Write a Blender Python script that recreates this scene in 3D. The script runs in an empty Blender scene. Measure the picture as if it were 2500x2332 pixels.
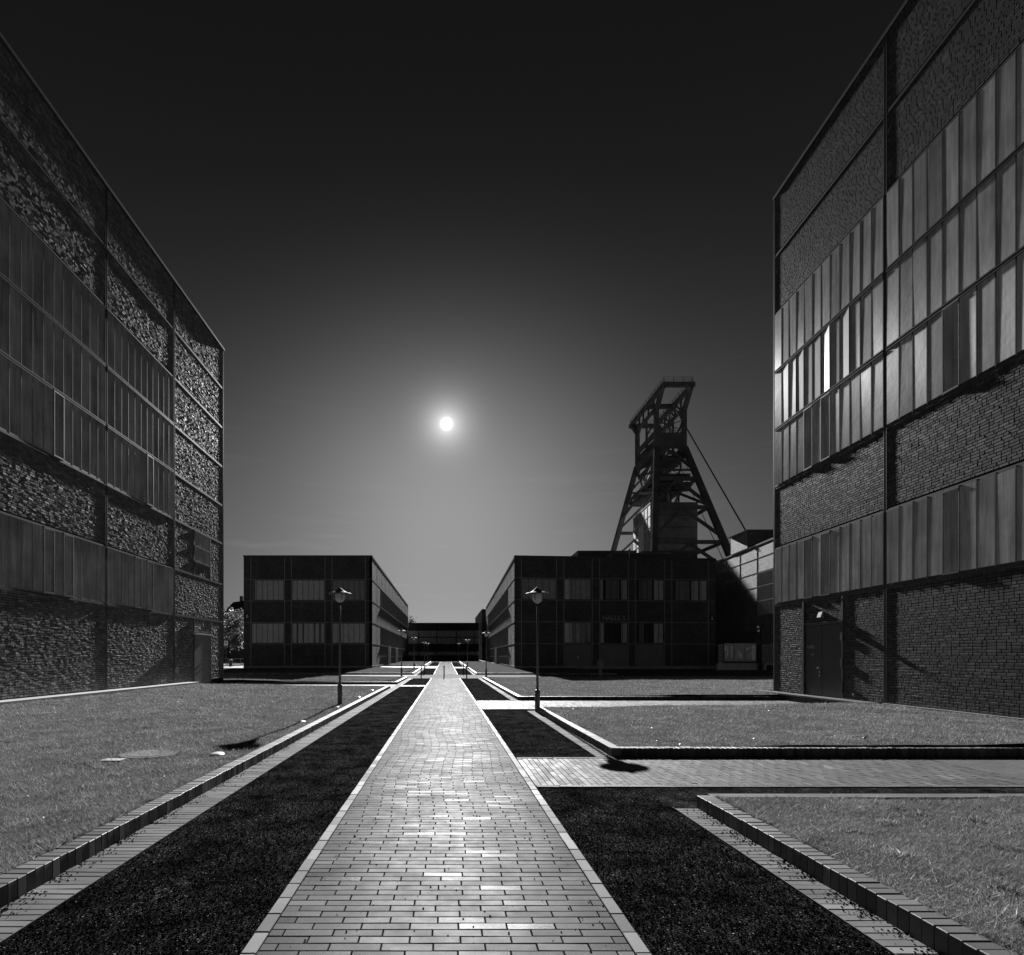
import bpy, math, random
import numpy as np
from mathutils import Vector, Matrix

# ------------------------------------------------------------------ camera, sky, sun, exposure
scene = bpy.context.scene
col = scene.collection
PPX = 1380.0; VX = 1088.0; HY = 1604.0; EYE = 1.62
cam_d = bpy.data.cameras.new('camera')
cam = bpy.data.objects.new('camera', cam_d); col.objects.link(cam)
cam.location = (0, 0, EYE); cam.rotation_euler = (math.radians(90), 0, 0)
cam_d.sensor_fit = 'HORIZONTAL'; cam_d.sensor_width = 36.0
cam_d.lens = PPX / 2500.0 * 36.0
cam_d.shift_x = (1250 - VX) / 2500.0
cam_d.shift_y = (HY - 1166) / 2500.0
cam_d.clip_start = 0.1; cam_d.clip_end = 3000
scene.camera = cam

SUN_EL = math.atan(569 / PPX)
SUN_AZ = math.radians(0.7)            # lamp azimuth, a touch right of the street axis
sun_dir = Vector((math.sin(SUN_AZ) * math.cos(SUN_EL), math.cos(SUN_AZ) * math.cos(SUN_EL), math.sin(SUN_EL)))
disc_dir = Vector((2, PPX, 569)).normalized()
sl = bpy.data.lights.new('sun', 'SUN'); sl.energy = 4.2; sl.angle = math.radians(0.5); sl.color = (1, 1, 1)
so = bpy.data.objects.new('sun', sl); col.objects.link(so)
so.rotation_euler = sun_dir.to_track_quat('Z', 'Y').to_euler(); so.location = (0, 0, 60)

vs = scene.view_settings
vs.view_transform = 'Standard'; vs.look = 'None'; vs.gamma = 1; vs.exposure = 1.45
EXPF = 2 ** 1.45
scene.cycles.use_denoising = True
scene.cycles.max_bounces = 6; scene.cycles.diffuse_bounces = 3; scene.cycles.glossy_bounces = 3
scene.cycles.sample_clamp_indirect = 4.0

def world():
    w = bpy.data.worlds.new('World'); scene.world = w; w.use_nodes = True
    nt = w.node_tree; nt.nodes.clear(); N = nt.nodes.new; L = nt.links.new
    out = N('ShaderNodeOutputWorld'); bg = N('ShaderNodeBackground')
    tc = N('ShaderNodeTexCoord')
    def M(op, a, b=None, c=None):
        n = N('ShaderNodeMath'); n.operation = op
        for i, v in enumerate((a, b, c)):
            if v is None: continue
            if isinstance(v, (int, float)): n.inputs[i].default_value = v
            else: L(v, n.inputs[i])
        return n.outputs[0]
    nrm = N('ShaderNodeVectorMath'); nrm.operation = 'NORMALIZE'; L(tc.outputs['Generated'], nrm.inputs[0])
    sep = N('ShaderNodeSeparateXYZ'); L(nrm.outputs[0], sep.inputs[0])
    el = M('MULTIPLY', M('ARCSINE', M('MAXIMUM', sep.outputs['Z'], 0.0)), 57.2958)
    dot = N('ShaderNodeVectorMath'); dot.operation = 'DOT_PRODUCT'
    L(nrm.outputs[0], dot.inputs[0]); dot.inputs[1].default_value = disc_dir
    ang = M('MULTIPLY', M('ARCCOSINE', M('MINIMUM', dot.outputs['Value'], 0.9999999)), 57.2958)
    def ex(x, k): return M('EXPONENT', M('MULTIPLY', x, -1.0 / k))
    # a clear monochrome sky: bright low haze, aureole round the sun, nearly black zenith
    def gs(x, k): return M('EXPONENT', M('MULTIPLY', M('MULTIPLY', x, x), -1.0 / k))
    low = M('MULTIPLY', gs(el, 450.0), 0.172)
    low = M('MULTIPLY', low, M('ADD', M('ADD', M('MULTIPLY', gs(ang, 150.0), 2.3), M('MULTIPLY', gs(ang, 1300.0), 0.88)), 0.13))
    glow = M('MULTIPLY', M('MULTIPLY', ex(el, 5.0), gs(ang, 520.0)), 0.68)
    tight = M('MULTIPLY', ex(ang, 1.15), 1.0)
    disc = M('MULTIPLY', gs(ang, 0.11), 4.0)
    tot = M('ADD', M('ADD', M('ADD', low, glow), M('ADD', tight, disc)), 0.0062)
    sky = N('ShaderNodeTexSky'); sky.sky_type = 'NISHITA'; sky.sun_disc = False
    sky.sun_elevation = SUN_EL; sky.sun_rotation = SUN_AZ
    bw = N('ShaderNodeRGBToBW'); L(sky.outputs[0], bw.inputs[0])
    nz = N('ShaderNodeTexNoise'); nz.inputs['Scale'].default_value = 6.0; nz.inputs['Detail'].default_value = 6
    mp = N('ShaderNodeMapping'); mp.inputs['Scale'].default_value = (1, 1, 9); mp.inputs['Rotation'].default_value = (0, 0.18, 0)
    L(nrm.outputs[0], mp.inputs[0]); L(mp.outputs[0], nz.inputs[0])
    cl = M('MULTIPLY', M('MULTIPLY', M('MAXIMUM', M('SUBTRACT', nz.outputs[0], 0.58), 0.0), 0.8), ex(el, 7.0))
    tot = M('ADD', M('ADD', tot, cl), M('MULTIPLY', bw.outputs[0], 0.00025))
    tot = M('MULTIPLY', tot, 1.0 / EXPF)
    cmb = N('ShaderNodeCombineColor')
    for i in range(3): L(tot, cmb.inputs[i])
    L(cmb.outputs[0], bg.inputs['Color']); bg.inputs['Strength'].default_value = 1.0
    L(bg.outputs[0], out.inputs[0])
world()

rng = np.random.default_rng(7); random.seed(7)

# ------------------------------------------------------------------ helpers
def gz(y):
    return 0.0095 * (max(0.0, min(y, 140.0) - 48.0)) if not isinstance(y, np.ndarray) else 0.0095 * np.maximum(0, np.minimum(y, 140.0) - 48.0)

def tag(o, label=None, cat=None, group=None, kind=None):
    if label: o['label'] = label
    if cat: o['category'] = cat
    if group: o['group'] = group
    if kind: o['kind'] = kind
    return o

def empty(name, loc, label, cat, group=None, rz=0):
    e = bpy.data.objects.new(name, None); e.empty_display_size = 0.3
    e.location = loc; e.rotation_euler = (0, 0, rz); col.objects.link(e)
    return tag(e, label, cat, group)

def link_mesh(name, verts, faces, mat, parent=None, smooth=False, local=False):
    me = bpy.data.meshes.new(name)
    if parent is not None and not local:
        base = Vector((0, 0, 0)); p = parent
        while p is not None: base += p.location; p = p.parent
        b = np.array(base)
        verts = (np.asarray(verts, dtype=float) - b)
    if isinstance(verts, np.ndarray): verts = verts.tolist()
    me.from_pydata(verts, [], faces); me.update()
    if mat: me.materials.append(mat)
    if smooth:
        me.polygons.foreach_set('use_smooth', [True] * len(me.polygons))
    o = bpy.data.objects.new(name, me); col.objects.link(o)
    if parent is not None: o.parent = parent
    return o

class MB:
    def __init__(s, T=None): s.v = []; s.f = []; s.T = T
    def add(s, vs, fs):
        n = len(s.v)
        if s.T: vs = [s.T(*v) for v in vs]
        s.v += [tuple(v) for v in vs]; s.f += [tuple(i + n for i in f) for f in fs]; return s
    def box(s, x0, y0, z0, x1, y1, z1):
        if x0 > x1: x0, x1 = x1, x0
        if y0 > y1: y0, y1 = y1, y0
        if z0 > z1: z0, z1 = z1, z0
        return s.add([(x0,y0,z0),(x1,y0,z0),(x1,y1,z0),(x0,y1,z0),(x0,y0,z1),(x1,y0,z1),(x1,y1,z1),(x0,y1,z1)],
              [(0,3,2,1),(4,5,6,7),(0,1,5,4),(1,2,6,5),(2,3,7,6),(3,0,4,7)])
    def hexa(s, p):  # 8 points, bottom 4 then top 4
        return s.add(p, [(0,3,2,1),(4,5,6,7),(0,1,5,4),(1,2,6,5),(2,3,7,6),(3,0,4,7)])
    def beam(s, a, b, w, h, up=(0, 0, 1)):
        a = Vector(a); b = Vector(b); d = (b - a).normalized(); up = Vector(up)
        if abs(d.dot(up)) > 0.98: up = Vector((0, 1, 0)) if abs(d.y) < .9 else Vector((1, 0, 0))
        r = d.cross(up).normalized(); u = r.cross(d).normalized()
        r *= w / 2; u *= h / 2
        return s.add([a-r-u, a+r-u, b+r-u, b-r-u, a-r+u, a+r+u, b+r+u, b-r+u],
              [(0,3,2,1),(4,5,6,7),(0,1,5,4),(1,2,6,5),(2,3,7,6),(3,0,4,7)])
    def poly(s, pts, rad, n=8, caps=True):
        pts = [Vector(p) for p in pts]; rads = rad if isinstance(rad, (list, tuple)) else [rad] * len(pts)
        vs = []; fs = []; ref = None
        for i, p in enumerate(pts):
            d = (pts[min(i+1, len(pts)-1)] - pts[max(i-1, 0)]).normalized()
            up = Vector((0, 0, 1)) if abs(d.z) < 0.95 else Vector((1, 0, 0))
            r = d.cross(up).normalized(); u = r.cross(d)
            for k in range(n):
                t = 2 * math.pi * k / n
                vs.append(p + r * math.cos(t) * rads[i] + u * math.sin(t) * rads[i])
        for i in range(len(pts) - 1):
            for k in range(n):
                a = i * n + k; b = i * n + (k + 1) % n
                fs.append((a, b, b + n, a + n))
        if caps:
            fs.append(tuple(range(n - 1, -1, -1))); fs.append(tuple(range((len(pts)-1)*n, len(pts)*n)))
        return s.add(vs, fs)
    def lathe(s, cx, cy, prof, n=24, z0=0):
        vs = []; fs = []
        for r, z in prof:
            for k in range(n):
                t = 2 * math.pi * k / n
                vs.append((cx + r * math.cos(t), cy + r * math.sin(t), z0 + z))
        for i in range(len(prof) - 1):
            for k in range(n):
                a = i * n + k; b = i * n + (k + 1) % n
                fs.append((a, b, b + n, a + n))
        fs.append(tuple(range(n - 1, -1, -1))); fs.append(tuple(range((len(prof)-1)*n, len(prof)*n)))
        return s.add(vs, fs)
    def build(s, name, mat, parent=None, smooth=False, local=False):
        return link_mesh(name, s.v, s.f, mat, parent, smooth, local)

def text_mesh(name, body, size, mat, parent, mtx, extrude=0.01, bold=0.0, align='LEFT', spacing=1.0):
    cu = bpy.data.curves.new(name, 'FONT'); cu.body = body; cu.size = size; cu.extrude = extrude
    cu.offset = bold; cu.align_x = align; cu.space_character = spacing
    to = bpy.data.objects.new(name + '_tmp', cu); col.objects.link(to)
    dg = bpy.context.evaluated_depsgraph_get(); dg.update()
    me = bpy.data.meshes.new_from_object(to.evaluated_get(dg))
    bpy.data.objects.remove(to)
    base = Vector((0, 0, 0)); p = parent
    while p is not None: base += p.location; p = p.parent
    me.transform(Matrix.Translation(-base) @ mtx)
    me.materials.clear(); me.materials.append(mat)
    o = bpy.data.objects.new(name, me); col.objects.link(o); o.parent = parent
    return o

# ------------------------------------------------------------------ materials (all neutral: the place is shown in monochrome)
class NT:
    def __init__(s, name):
        s.m = bpy.data.materials.new(name); s.m.use_nodes = True
        s.t = s.m.node_tree; s.t.nodes.clear()
        s.out = s.N('ShaderNodeOutputMaterial'); s.b = s.N('ShaderNodeBsdfPrincipled')
        s.L(s.b.outputs[0], s.out.inputs[0])
    def N(s, t): return s.t.nodes.new(t)
    def L(s, a, b): s.t.links.new(a, b)
    def set(s, node, **k):
        for a, b in k.items(): node.inputs[a.replace('_', ' ')].default_value = b
    def M(s, op, a, b=None, c=None):
        n = s.N('ShaderNodeMath'); n.operation = op
        for i, v in enumerate((a, b, c)):
            if v is None: continue
            if isinstance(v, (int, float)): n.inputs[i].default_value = v
            else: s.L(v, n.inputs[i])
        return n.outputs[0]
    def noise(s, scale, detail=4, rough=0.6, vec=None, mapscale=None):
        n = s.N('ShaderNodeTexNoise'); n.inputs['Scale'].default_value = scale
        n.inputs['Detail'].default_value = detail; n.inputs['Roughness'].default_value = rough
        if vec is None: vec = s.pos()
        if mapscale:
            mp = s.N('ShaderNodeMapping'); mp.inputs['Scale'].default_value = mapscale
            s.L(vec, mp.inputs[0]); vec = mp.outputs[0]
        s.L(vec, n.inputs[0]); return n.outputs[0]
    def pos(s):
        if not hasattr(s, '_g'): s._g = s.N('ShaderNodeNewGeometry')
        return s._g.outputs['Position']
    def island(s):
        s.pos(); return s._g.outputs['Random Per Island']
    def ramp(s, fac, stops):
        r = s.N('ShaderNodeValToRGB'); e = r.color_ramp.elements
        while len(e) > 1: e.remove(e[-1])
        for i, (p, v) in enumerate(stops):
            el = e[0] if i == 0 else e.new(p)
            el.position = p; el.color = (v, v, v, 1)
        s.L(fac, r.inputs[0]); return r.outputs[0]
    def mixv(s, f, a, b):
        n = s.N('ShaderNodeMix'); n.data_type = 'FLOAT'
        for sock, v in ((n.inputs[0], f), (n.inputs[2], a), (n.inputs[3], b)):
            if isinstance(v, (int, float)): sock.default_value = v
            else: s.L(v, sock)
        return n.outputs[0]
    def bump(s, h, strength, dist):
        n = s.N('ShaderNodeBump'); n.inputs['Strength'].default_value = strength; n.inputs['Distance'].default_value = dist
        s.L(h, n.inputs['Height'])
        if hasattr(s, '_bn'): s.L(s._bn, n.inputs['Normal'])
        s._bn = n.outputs[0]; s.L(s._bn, s.b.inputs['Normal'])
    def base(s, v):
        if isinstance(v, (int, float)): s.b.inputs['Base Color'].default_value = (v, v, v, 1)
        else: s.L(v, s.b.inputs['Base Color'])
    def rough(s, v):
        if isinstance(v, (int, float)): s.b.inputs['Roughness'].default_value = v
        else: s.L(v, s.b.inputs['Roughness'])
    def spec(s, v): s.b.inputs['Specular IOR Level'].default_value = v

def m_plain(name, v, rough=0.6, spec=0.5, metal=0.0, var=0.15, scale=3.0, bump=0.0):
    t = NT(name); n = t.noise(scale, 5)
    t.base(t.ramp(n, [(0.3, v * (1 - var)), (0.7, v * (1 + var))])); t.rough(rough); t.spec(spec)
    t.b.inputs['Metallic'].default_value = metal
    if bump: t.bump(t.noise(scale * 12, 3), bump, 0.01)
    return t.m

def m_brick_geo(name, lo, hi, rough0, rough1, spec=0.5, fine=0.3, shiny=False, grain=140, stain=0.0):
    """material for bricks that are real geometry: tone per brick, grain and stains within it"""
    t = NT(name); r = t.island()
    c = t.ramp(r, [(0.0, lo), (0.45, (lo + hi) / 2), (0.9, hi), (1.0, hi * 1.5)])
    g = t.noise(grain, 3, 0.7); st = t.noise(1.7, 5, 0.65)
    k = t.M('MULTIPLY', t.mixv(t.ramp(g, [(0.35, 0), (0.7, 1)]), 0.78, 1.18), t.mixv(t.ramp(st, [(0.3, 0), (0.7, 1)]), 0.8, 1.2))
    mm = t.N('ShaderNodeMix'); mm.data_type = 'RGBA'; mm.blend_type = 'MULTIPLY'; mm.inputs[0].default_value = 1
    t.L(c, mm.inputs[6]); t.L(k, mm.inputs[7]); t.L(mm.outputs[2], t.b.inputs['Base Color'])
    rr = t.M('FRACT', t.M('MULTIPLY', r, 37.31))
    if shiny:
        ro = t.mixv(t.ramp(rr, [(0.0, 0), (0.80, 0.15), (0.97, 0.6), (1.0, 1)]), rough1, rough0)
        ro = t.M('ADD', ro, t.M('MULTIPLY', t.M('SUBTRACT', t.noise(9, 4), 0.5), 0.22))
    else:
        ro = t.mixv(rr, rough0, rough1)
    t.rough(ro); t.spec(spec)
    t.bump(g, fine, 0.003)
    return t.m

def m_brick_flat(name, axis, lo, hi, mortar, bw=0.25, rh=0.077, rough=0.75, bump=0.6, spec=0.4, dist=0.012):
    """brick texture for walls farther off: axis 'y' for walls facing along y (u = x), 'x' for walls facing along x (u = y), 'z' floors"""
    t = NT(name); sep = t.N('ShaderNodeSeparateXYZ'); t.L(t.pos(), sep.inputs[0])
    cmb = t.N('ShaderNodeCombineXYZ')
    u, v = {'y': ('X', 'Z'), 'x': ('Y', 'Z'), 'z': ('X', 'Y')}[axis]
    t.L(sep.outputs[u], cmb.inputs[0]); t.L(sep.outputs[v], cmb.inputs[1])
    b = t.N('ShaderNodeTexBrick'); t.L(cmb.outputs[0], b.inputs['Vector'])
    b.inputs['Color1'].default_value = (lo, lo, lo, 1); b.inputs['Color2'].default_value = (hi, hi, hi, 1)
    b.inputs['Mortar'].default_value = (mortar, mortar, mortar, 1); b.inputs['Scale'].default_value = 1
    b.inputs['Mortar Size'].default_value = 0.006 if rh < .2 else .01; b.inputs['Mortar Smooth'].default_value = 0.2
    b.inputs['Brick Width'].default_value = bw; b.inputs['Row Height'].default_value = rh
    b.offset = 0.5
    n = t.noise(0.8, 6, 0.7); n2 = t.noise(22, 3, 0.7)
    k = t.M('MULTIPLY', t.mixv(t.ramp(n, [(0.3, 0), (0.7, 1)]), 0.72, 1.28), t.mixv(n2, 0.55, 1.45))
    mm = t.N('ShaderNodeMix'); mm.data_type = 'RGBA'; mm.blend_type = 'MULTIPLY'; mm.inputs[0].default_value = 1
    t.L(b.outputs[0], mm.inputs[6]); t.L(k, mm.inputs[7]); t.L(mm.outputs[2], t.b.inputs['Base Color'])
    t.rough(rough); t.spec(spec)
    h = t.M('ADD', t.M('MULTIPLY', t.M('SUBTRACT', 1.0, b.outputs['Fac']), 1.0), t.M('MULTIPLY', t.noise(14, 3, 0.6), 0.8))
    t.bump(h, bump, dist)
    return t.m

M = {}
M['left_brick'] = m_brick_geo('glazed_rough_brick', 0.12, 0.23, 0.55, 0.75, 0.2, 0.25, grain=60)
M['right_brick'] = m_brick_geo('dark_clinker_brick', 0.05, 0.105, 0.5, 0.7, 0.3, 0.35, grain=60)
M['mortar'] = m_plain('dark_mortar', 0.02, 0.9, 0.0)
M['steel'] = m_plain('painted_steel', 0.075, 0.55, 0.3, var=0.2, scale=6)
M['steel_light'] = m_plain('worn_steel_frame', 0.16, 0.30, 0.7, var=0.35, scale=9)
M['frame_pale'] = m_plain('pale_glazing_bar', 0.26, 0.35, 0.6, var=0.4, scale=9)
M['steel_dark'] = m_plain('dark_painted_steel', 0.035, 0.45, 0.5)
M['roof'] = m_plain('roof_felt', 0.06, 0.85, 0.2)
M['hall_brick_front'] = m_brick_flat('hall_brick_facing_y', 'y', 0.055, 0.11, 0.03, bump=0.9, dist=0.02)
M['hall_brick_side'] = m_brick_flat('hall_brick_facing_x', 'x', 0.055, 0.11, 0.03, bump=0.6, dist=0.015)
M['sunlit_tone_brick_front'] = m_brick_flat('sunlit_tone_brick_facing_y', 'y', 0.17, 0.28, 0.09, bump=1.0, dist=0.03)  # same brick as the halls, sunlight put into a paler base colour
M['sunlit_tone_brick_side'] = m_brick_flat('sunlit_tone_brick_facing_x', 'x', 0.17, 0.28, 0.09, bump=1.0, dist=0.03)  # side version, base colour lifted likewise to imitate sun
M['front_steel'] = m_plain('hall_steel', 0.24, 0.45, 0.5)
def m_path():
    m = m_brick_geo('path_clinker', 0.060, 0.085, 0.22, 0.52, 0.0, 0.35, shiny=True, grain=220)
    nt = m.node_tree; b = [n for n in nt.nodes if n.type == 'BSDF_PRINCIPLED'][0]; out = [n for n in nt.nodes if n.type == 'OUTPUT_MATERIAL'][0]
    g = nt.nodes.new('ShaderNodeBsdfGlossy'); mx = nt.nodes.new('ShaderNodeMixShader')
    nt.links.new(b.inputs['Roughness'].links[0].from_socket, g.inputs['Roughness']); nt.links.new(b.inputs['Normal'].links[0].from_socket, g.inputs['Normal'])
    nz = nt.nodes.new('ShaderNodeTexNoise'); nz.inputs['Scale'].default_value = 3.0; nz.inputs['Detail'].default_value = 5
    geo = [n for n in nt.nodes if n.type == 'NEW_GEOMETRY'][0]; nt.links.new(geo.outputs['Position'], nz.inputs[0])
    mr = nt.nodes.new('ShaderNodeMapRange'); nt.links.new(nz.outputs[0], mr.inputs[0])
    mr.inputs[1].default_value = 0.3; mr.inputs[2].default_value = 0.7; mr.inputs[3].default_value = PF * 0.75; mr.inputs[4].default_value = PF * 1.3
    nt.links.new(mr.outputs[0], mx.inputs[0]); nt.links.new(b.outputs[0], mx.inputs[1]); nt.links.new(g.outputs[0], mx.inputs[2]); nt.links.new(mx.outputs[0], out.inputs[0])
    return m
PF = 0.018
M['pave'] = m_path()
M['pave2'] = m_brick_geo('crossing_clinker', 0.07, 0.11, 0.6, 0.8, 0.08, 0.25, grain=200)
M['edge'] = m_brick_geo('edging_clinker', 0.10, 0.15, 0.6, 0.8, 0.08, 0.25, grain=200)
M['gutter'] = m_brick_geo('gutter_clinker', 0.12, 0.18, 0.75, 0.9, 0.04, 0.25, grain=200)
M['kerb'] = m_brick_geo('kerb_clinker', 0.06, 0.12, 0.5, 0.68, 0.3, 0.4, grain=120)
M['bed'] = m_plain('joint_sand', 0.015, 0.95, 0.0)

def m_ground():
    t = NT('paved_ground'); n = t.noise(0.7, 6, 0.7); n2 = t.noise(30, 3)
    t.base(t.ramp(t.mixv(0.4, n, n2), [(0.3, 0.07), (0.7, 0.13)])); t.rough(0.9); t.spec(0.03); t.bump(n2, 0.4, 0.01); return t.m
M['ground'] = m_ground()
M['lane'] = m_brick_flat('lane_setts', 'z', 0.05, 0.11, 0.02, bw=0.2, rh=0.1, rough=0.9, bump=0.4, spec=.03)
M['setts'] = m_brick_flat('square_setts', 'z', 0.10, 0.125, 0.06, bw=0.1, rh=0.1, rough=0.85, bump=0.3, dist=0.004, spec=.05)
def m_gravel():
    t = NT('black_gravel'); v = t.N('ShaderNodeTexVoronoi'); v.inputs['Scale'].default_value = 95; t.L(t.pos(), v.inputs['Vector'])
    c = t.N('ShaderNodeSeparateColor'); t.L(v.outputs['Color'], c.inputs[0])
    n = t.noise(2.2, 6, 0.7)
    k = t.M('MULTIPLY', t.ramp(c.outputs[0], [(0, 0.004), (0.8, 0.014), (0.97, 0.034), (1.0, 0.10)]), t.mixv(t.ramp(n, [(0.38, 0), (0.66, 1)]), 0.45, 2.6))
    t.base(k); t.rough(0.95); t.spec(0.0)
    t.bump(t.M('SUBTRACT', 1.0, v.outputs['Distance']), 0.9, 0.012); return t.m
M['gravel'] = m_gravel()
def m_stone():
    t = NT('lava_stone'); t.base(t.ramp(t.island(), [(0, 0.004), (0.85, 0.015), (0.97, 0.035), (1, 0.12)])); t.rough(0.9); t.spec(0.0); return t.m
M['stone'] = m_stone()
def m_lawn():
    t = NT('lawn_turf'); n = t.noise(0.9, 6, 0.7); n2 = t.noise(55, 4, 0.8)
    k = t.M('MULTIPLY', t.ramp(n2, [(0.25, 0.04), (0.55, 0.13), (0.75, 0.26)]), t.mixv(t.ramp(n, [(0.3, 0), (0.7, 1)]), 0.65, 1.25))
    t.base(k); t.rough(0.9); t.spec(0.0); t.bump(n2, 0.8, 0.03); return t.m
M['lawn'] = m_lawn()
def m_blade():
    t = NT('grass_blade'); c = t.ramp(t.island(), [(0, 0.12), (0.6, 0.22), (0.93, 0.32), (1.0, 0.65)])
    n = t.noise(1.6, 7, 0.75); k = t.M('MULTIPLY', c, t.mixv(t.ramp(n, [(0.35, 0), (0.65, 1)]), 0.5, 1.25))
    t.base(k); t.rough(0.6); t.spec(0.12)
    tr = t.N('ShaderNodeBsdfTranslucent'); t.L(k, tr.inputs[0]); mx = t.N('ShaderNodeMixShader'); mx.inputs[0].default_value = 0.35
    t.L(t.b.outputs[0], mx.inputs[1]); t.L(tr.outputs[0], mx.inputs[2]); t.L(mx.outputs[0], t.out.inputs[0]); return t.m
M['blade'] = m_blade()
def m_leaf():
    t = NT('tree_leaf'); c = t.ramp(t.island(), [(0, 0.05), (0.6, 0.16), (1.0, 0.4)])
    t.base(c); t.rough(0.5); t.spec(0.4)
    tr = t.N('ShaderNodeBsdfTranslucent'); t.L(c, tr.inputs[0]); mx = t.N('ShaderNodeMixShader'); mx.inputs[0].default_value = 0.4
    t.L(t.b.outputs[0], mx.inputs[1]); t.L(tr.outputs[0], mx.inputs[2]); t.L(mx.outputs[0], t.out.inputs[0]); return t.m
M['leaf'] = m_leaf()
M['bark'] = m_plain('bark', 0.06, 0.9, 0.2, bump=0.6)

def m_ribglass(name, lo, hi, rough, rib, sp):
    """wired, ribbed translucent industrial glazing with rain streaks; panes differ a little"""
    t = NT(name); r = t.island()
    streak = t.noise(1.0, 5, 0.65, mapscale=(9, 9, 0.5)); blot = t.noise(0.9, 4, 0.6)
    k = t.M('MULTIPLY', t.mixv(t.ramp(streak, [(0.3, 0), (0.7, 1)]), 0.6, 1.35), t.mixv(t.ramp(blot, [(0.35, 0), (0.65, 1)]), 0.75, 1.2))
    k = t.M('MULTIPLY', k, t.mixv(r, lo, hi)); t.base(k)
    rr = t.M('FRACT', t.M('MULTIPLY', r, 17.7))
    t.rough(t.mixv(rr, rough * 0.72, rough * 1.28)); t.spec(sp)
    t.b.inputs['Anisotropic'].default_value = 0.85     # fine vertical ribs spread reflections sideways
    tv = t.N('ShaderNodeCombineXYZ'); tv.inputs[1].default_value = 1.0; t.L(tv.outputs[0], t.b.inputs['Tangent'])
    t.bump(t.noise(2.6, 4, 0.6), rib, 0.03)
    return t.m
M['glass_l'] = m_ribglass('ribbed_glass_dark', 0.38, 0.52, 0.42, 0.04, 0.12)
M['glass_r'] = m_ribglass('ribbed_glass_bright', 0.42, 0.6, 0.56, 0.05, 1.0)
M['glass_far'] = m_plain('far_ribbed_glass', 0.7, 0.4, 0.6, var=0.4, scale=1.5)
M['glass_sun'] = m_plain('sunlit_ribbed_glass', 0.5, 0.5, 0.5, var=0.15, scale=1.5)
def m_glass():
    t = NT('clear_pane'); tr = t.N('ShaderNodeBsdfTransparent'); gl = t.N('ShaderNodeBsdfGlossy')
    gl.inputs['Roughness'].default_value = 0.06; gl.inputs['Color'].default_value = (.9, .9, .9, 1)
    tr.inputs[0].default_value = (.8, .8, .8, 1)
    fr = t.N('ShaderNodeFresnel'); fr.inputs['IOR'].default_value = 1.5
    mx = t.N('ShaderNodeMixShader'); t.L(fr.outputs[0], mx.inputs[0]); t.L(tr.outputs[0], mx.inputs[1]); t.L(gl.outputs[0], mx.inputs[2])
    t.L(mx.outputs[0], t.out.inputs[0]); return t.m
M['pane'] = m_glass()
M['room'] = m_plain('dark_interior', 0.05, 0.9, 0.1)
M['curtain'] = m_plain('pale_curtain', 0.78, 0.9, 0.1, var=0.12, scale=2)
M['curtain_dim'] = m_plain('grey_curtain', 0.34, 0.9, 0.1, var=0.15, scale=2)
M['door'] = m_plain('painted_steel_door', 0.07, 0.5, 0.5, var=0.15, scale=2)
M['door_pale'] = m_plain('pale_steel_door', 0.17, 0.4, 0.5, var=0.1, scale=2)
M['gate'] = m_plain('painted_gate', 0.15, 0.55, 0.4, var=0.08, scale=1)
M['cover'] = m_plain('manhole_iron', 0.13, 0.7, 0.1, var=0.2, scale=25, bump=0.5)
M['concrete'] = m_plain('pale_concrete', 0.38, 0.75, 0.3, var=0.2, scale=4, bump=0.2)
M['plinth'] = m_plain('weathered_plinth', 0.22, 0.8, 0.3, var=0.3, scale=3, bump=0.2)
M['white'] = m_plain('white_enamel', 0.8, 0.35, 0.5, var=0.05)
M['lampglass'] = m_plain('opal_lamp_glass', 0.75, 0.25, 0.6, var=0.05)
M['lamppost'] = m_plain('lamp_post_paint', 0.15, 0.35, 0.6)
M['shade'] = m_plain('enamel_shade', 0.13, 0.7, 0.05, var=0.1)
M['black'] = m_plain('black_iron', 0.02, 0.5, 0.5)
M['chrome'] = m_plain('bright_steel', 0.6, 0.25, 0.8, metal=0.8)
M['letter_grey'] = m_plain('pale_lettering', 0.42, 0.7, 0.2, var=0.05)
M['letter_white'] = m_plain('white_lettering', 0.85, 0.6, 0.3, var=0.03)
M['tower'] = m_plain('headframe_steel', 0.13, 0.9, 0.0, var=0.25, scale=0.6)
M['tower_light'] = m_plain('galvanised_stair', 0.5, 0.4, 0.5, var=0.2)
M['far_roof'] = m_plain('far_roof_tiles', 0.05, 0.8, 0.2)
M['far_wall'] = m_plain('far_plaster', 0.10, 0.8, 0.2)

# ------------------------------------------------------------------ ground, path, beds, crossings
def sheet(name, rects, dz, mat, kind='structure', label=None):
    vs = []; fs = []
    for (x0, x1, y0, y1) in rects:
        ys = sorted({y0, y1} | {c for c in (48.0, 140.0) if y0 < c < y1})
        n = len(vs)
        for y in ys: vs += [(x0, y, gz(y) + dz), (x1, y, gz(y) + dz)]
        for i in range(len(ys) - 1):
            a = n + 2 * i; fs.append((a, a + 1, a + 3, a + 2))
    o = link_mesh(name, vs, fs, mat); tag(o, label, None, None, kind); return o

sheet('ground', [(-900, 900, -60, 1500)], -0.03, M['ground'])

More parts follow.
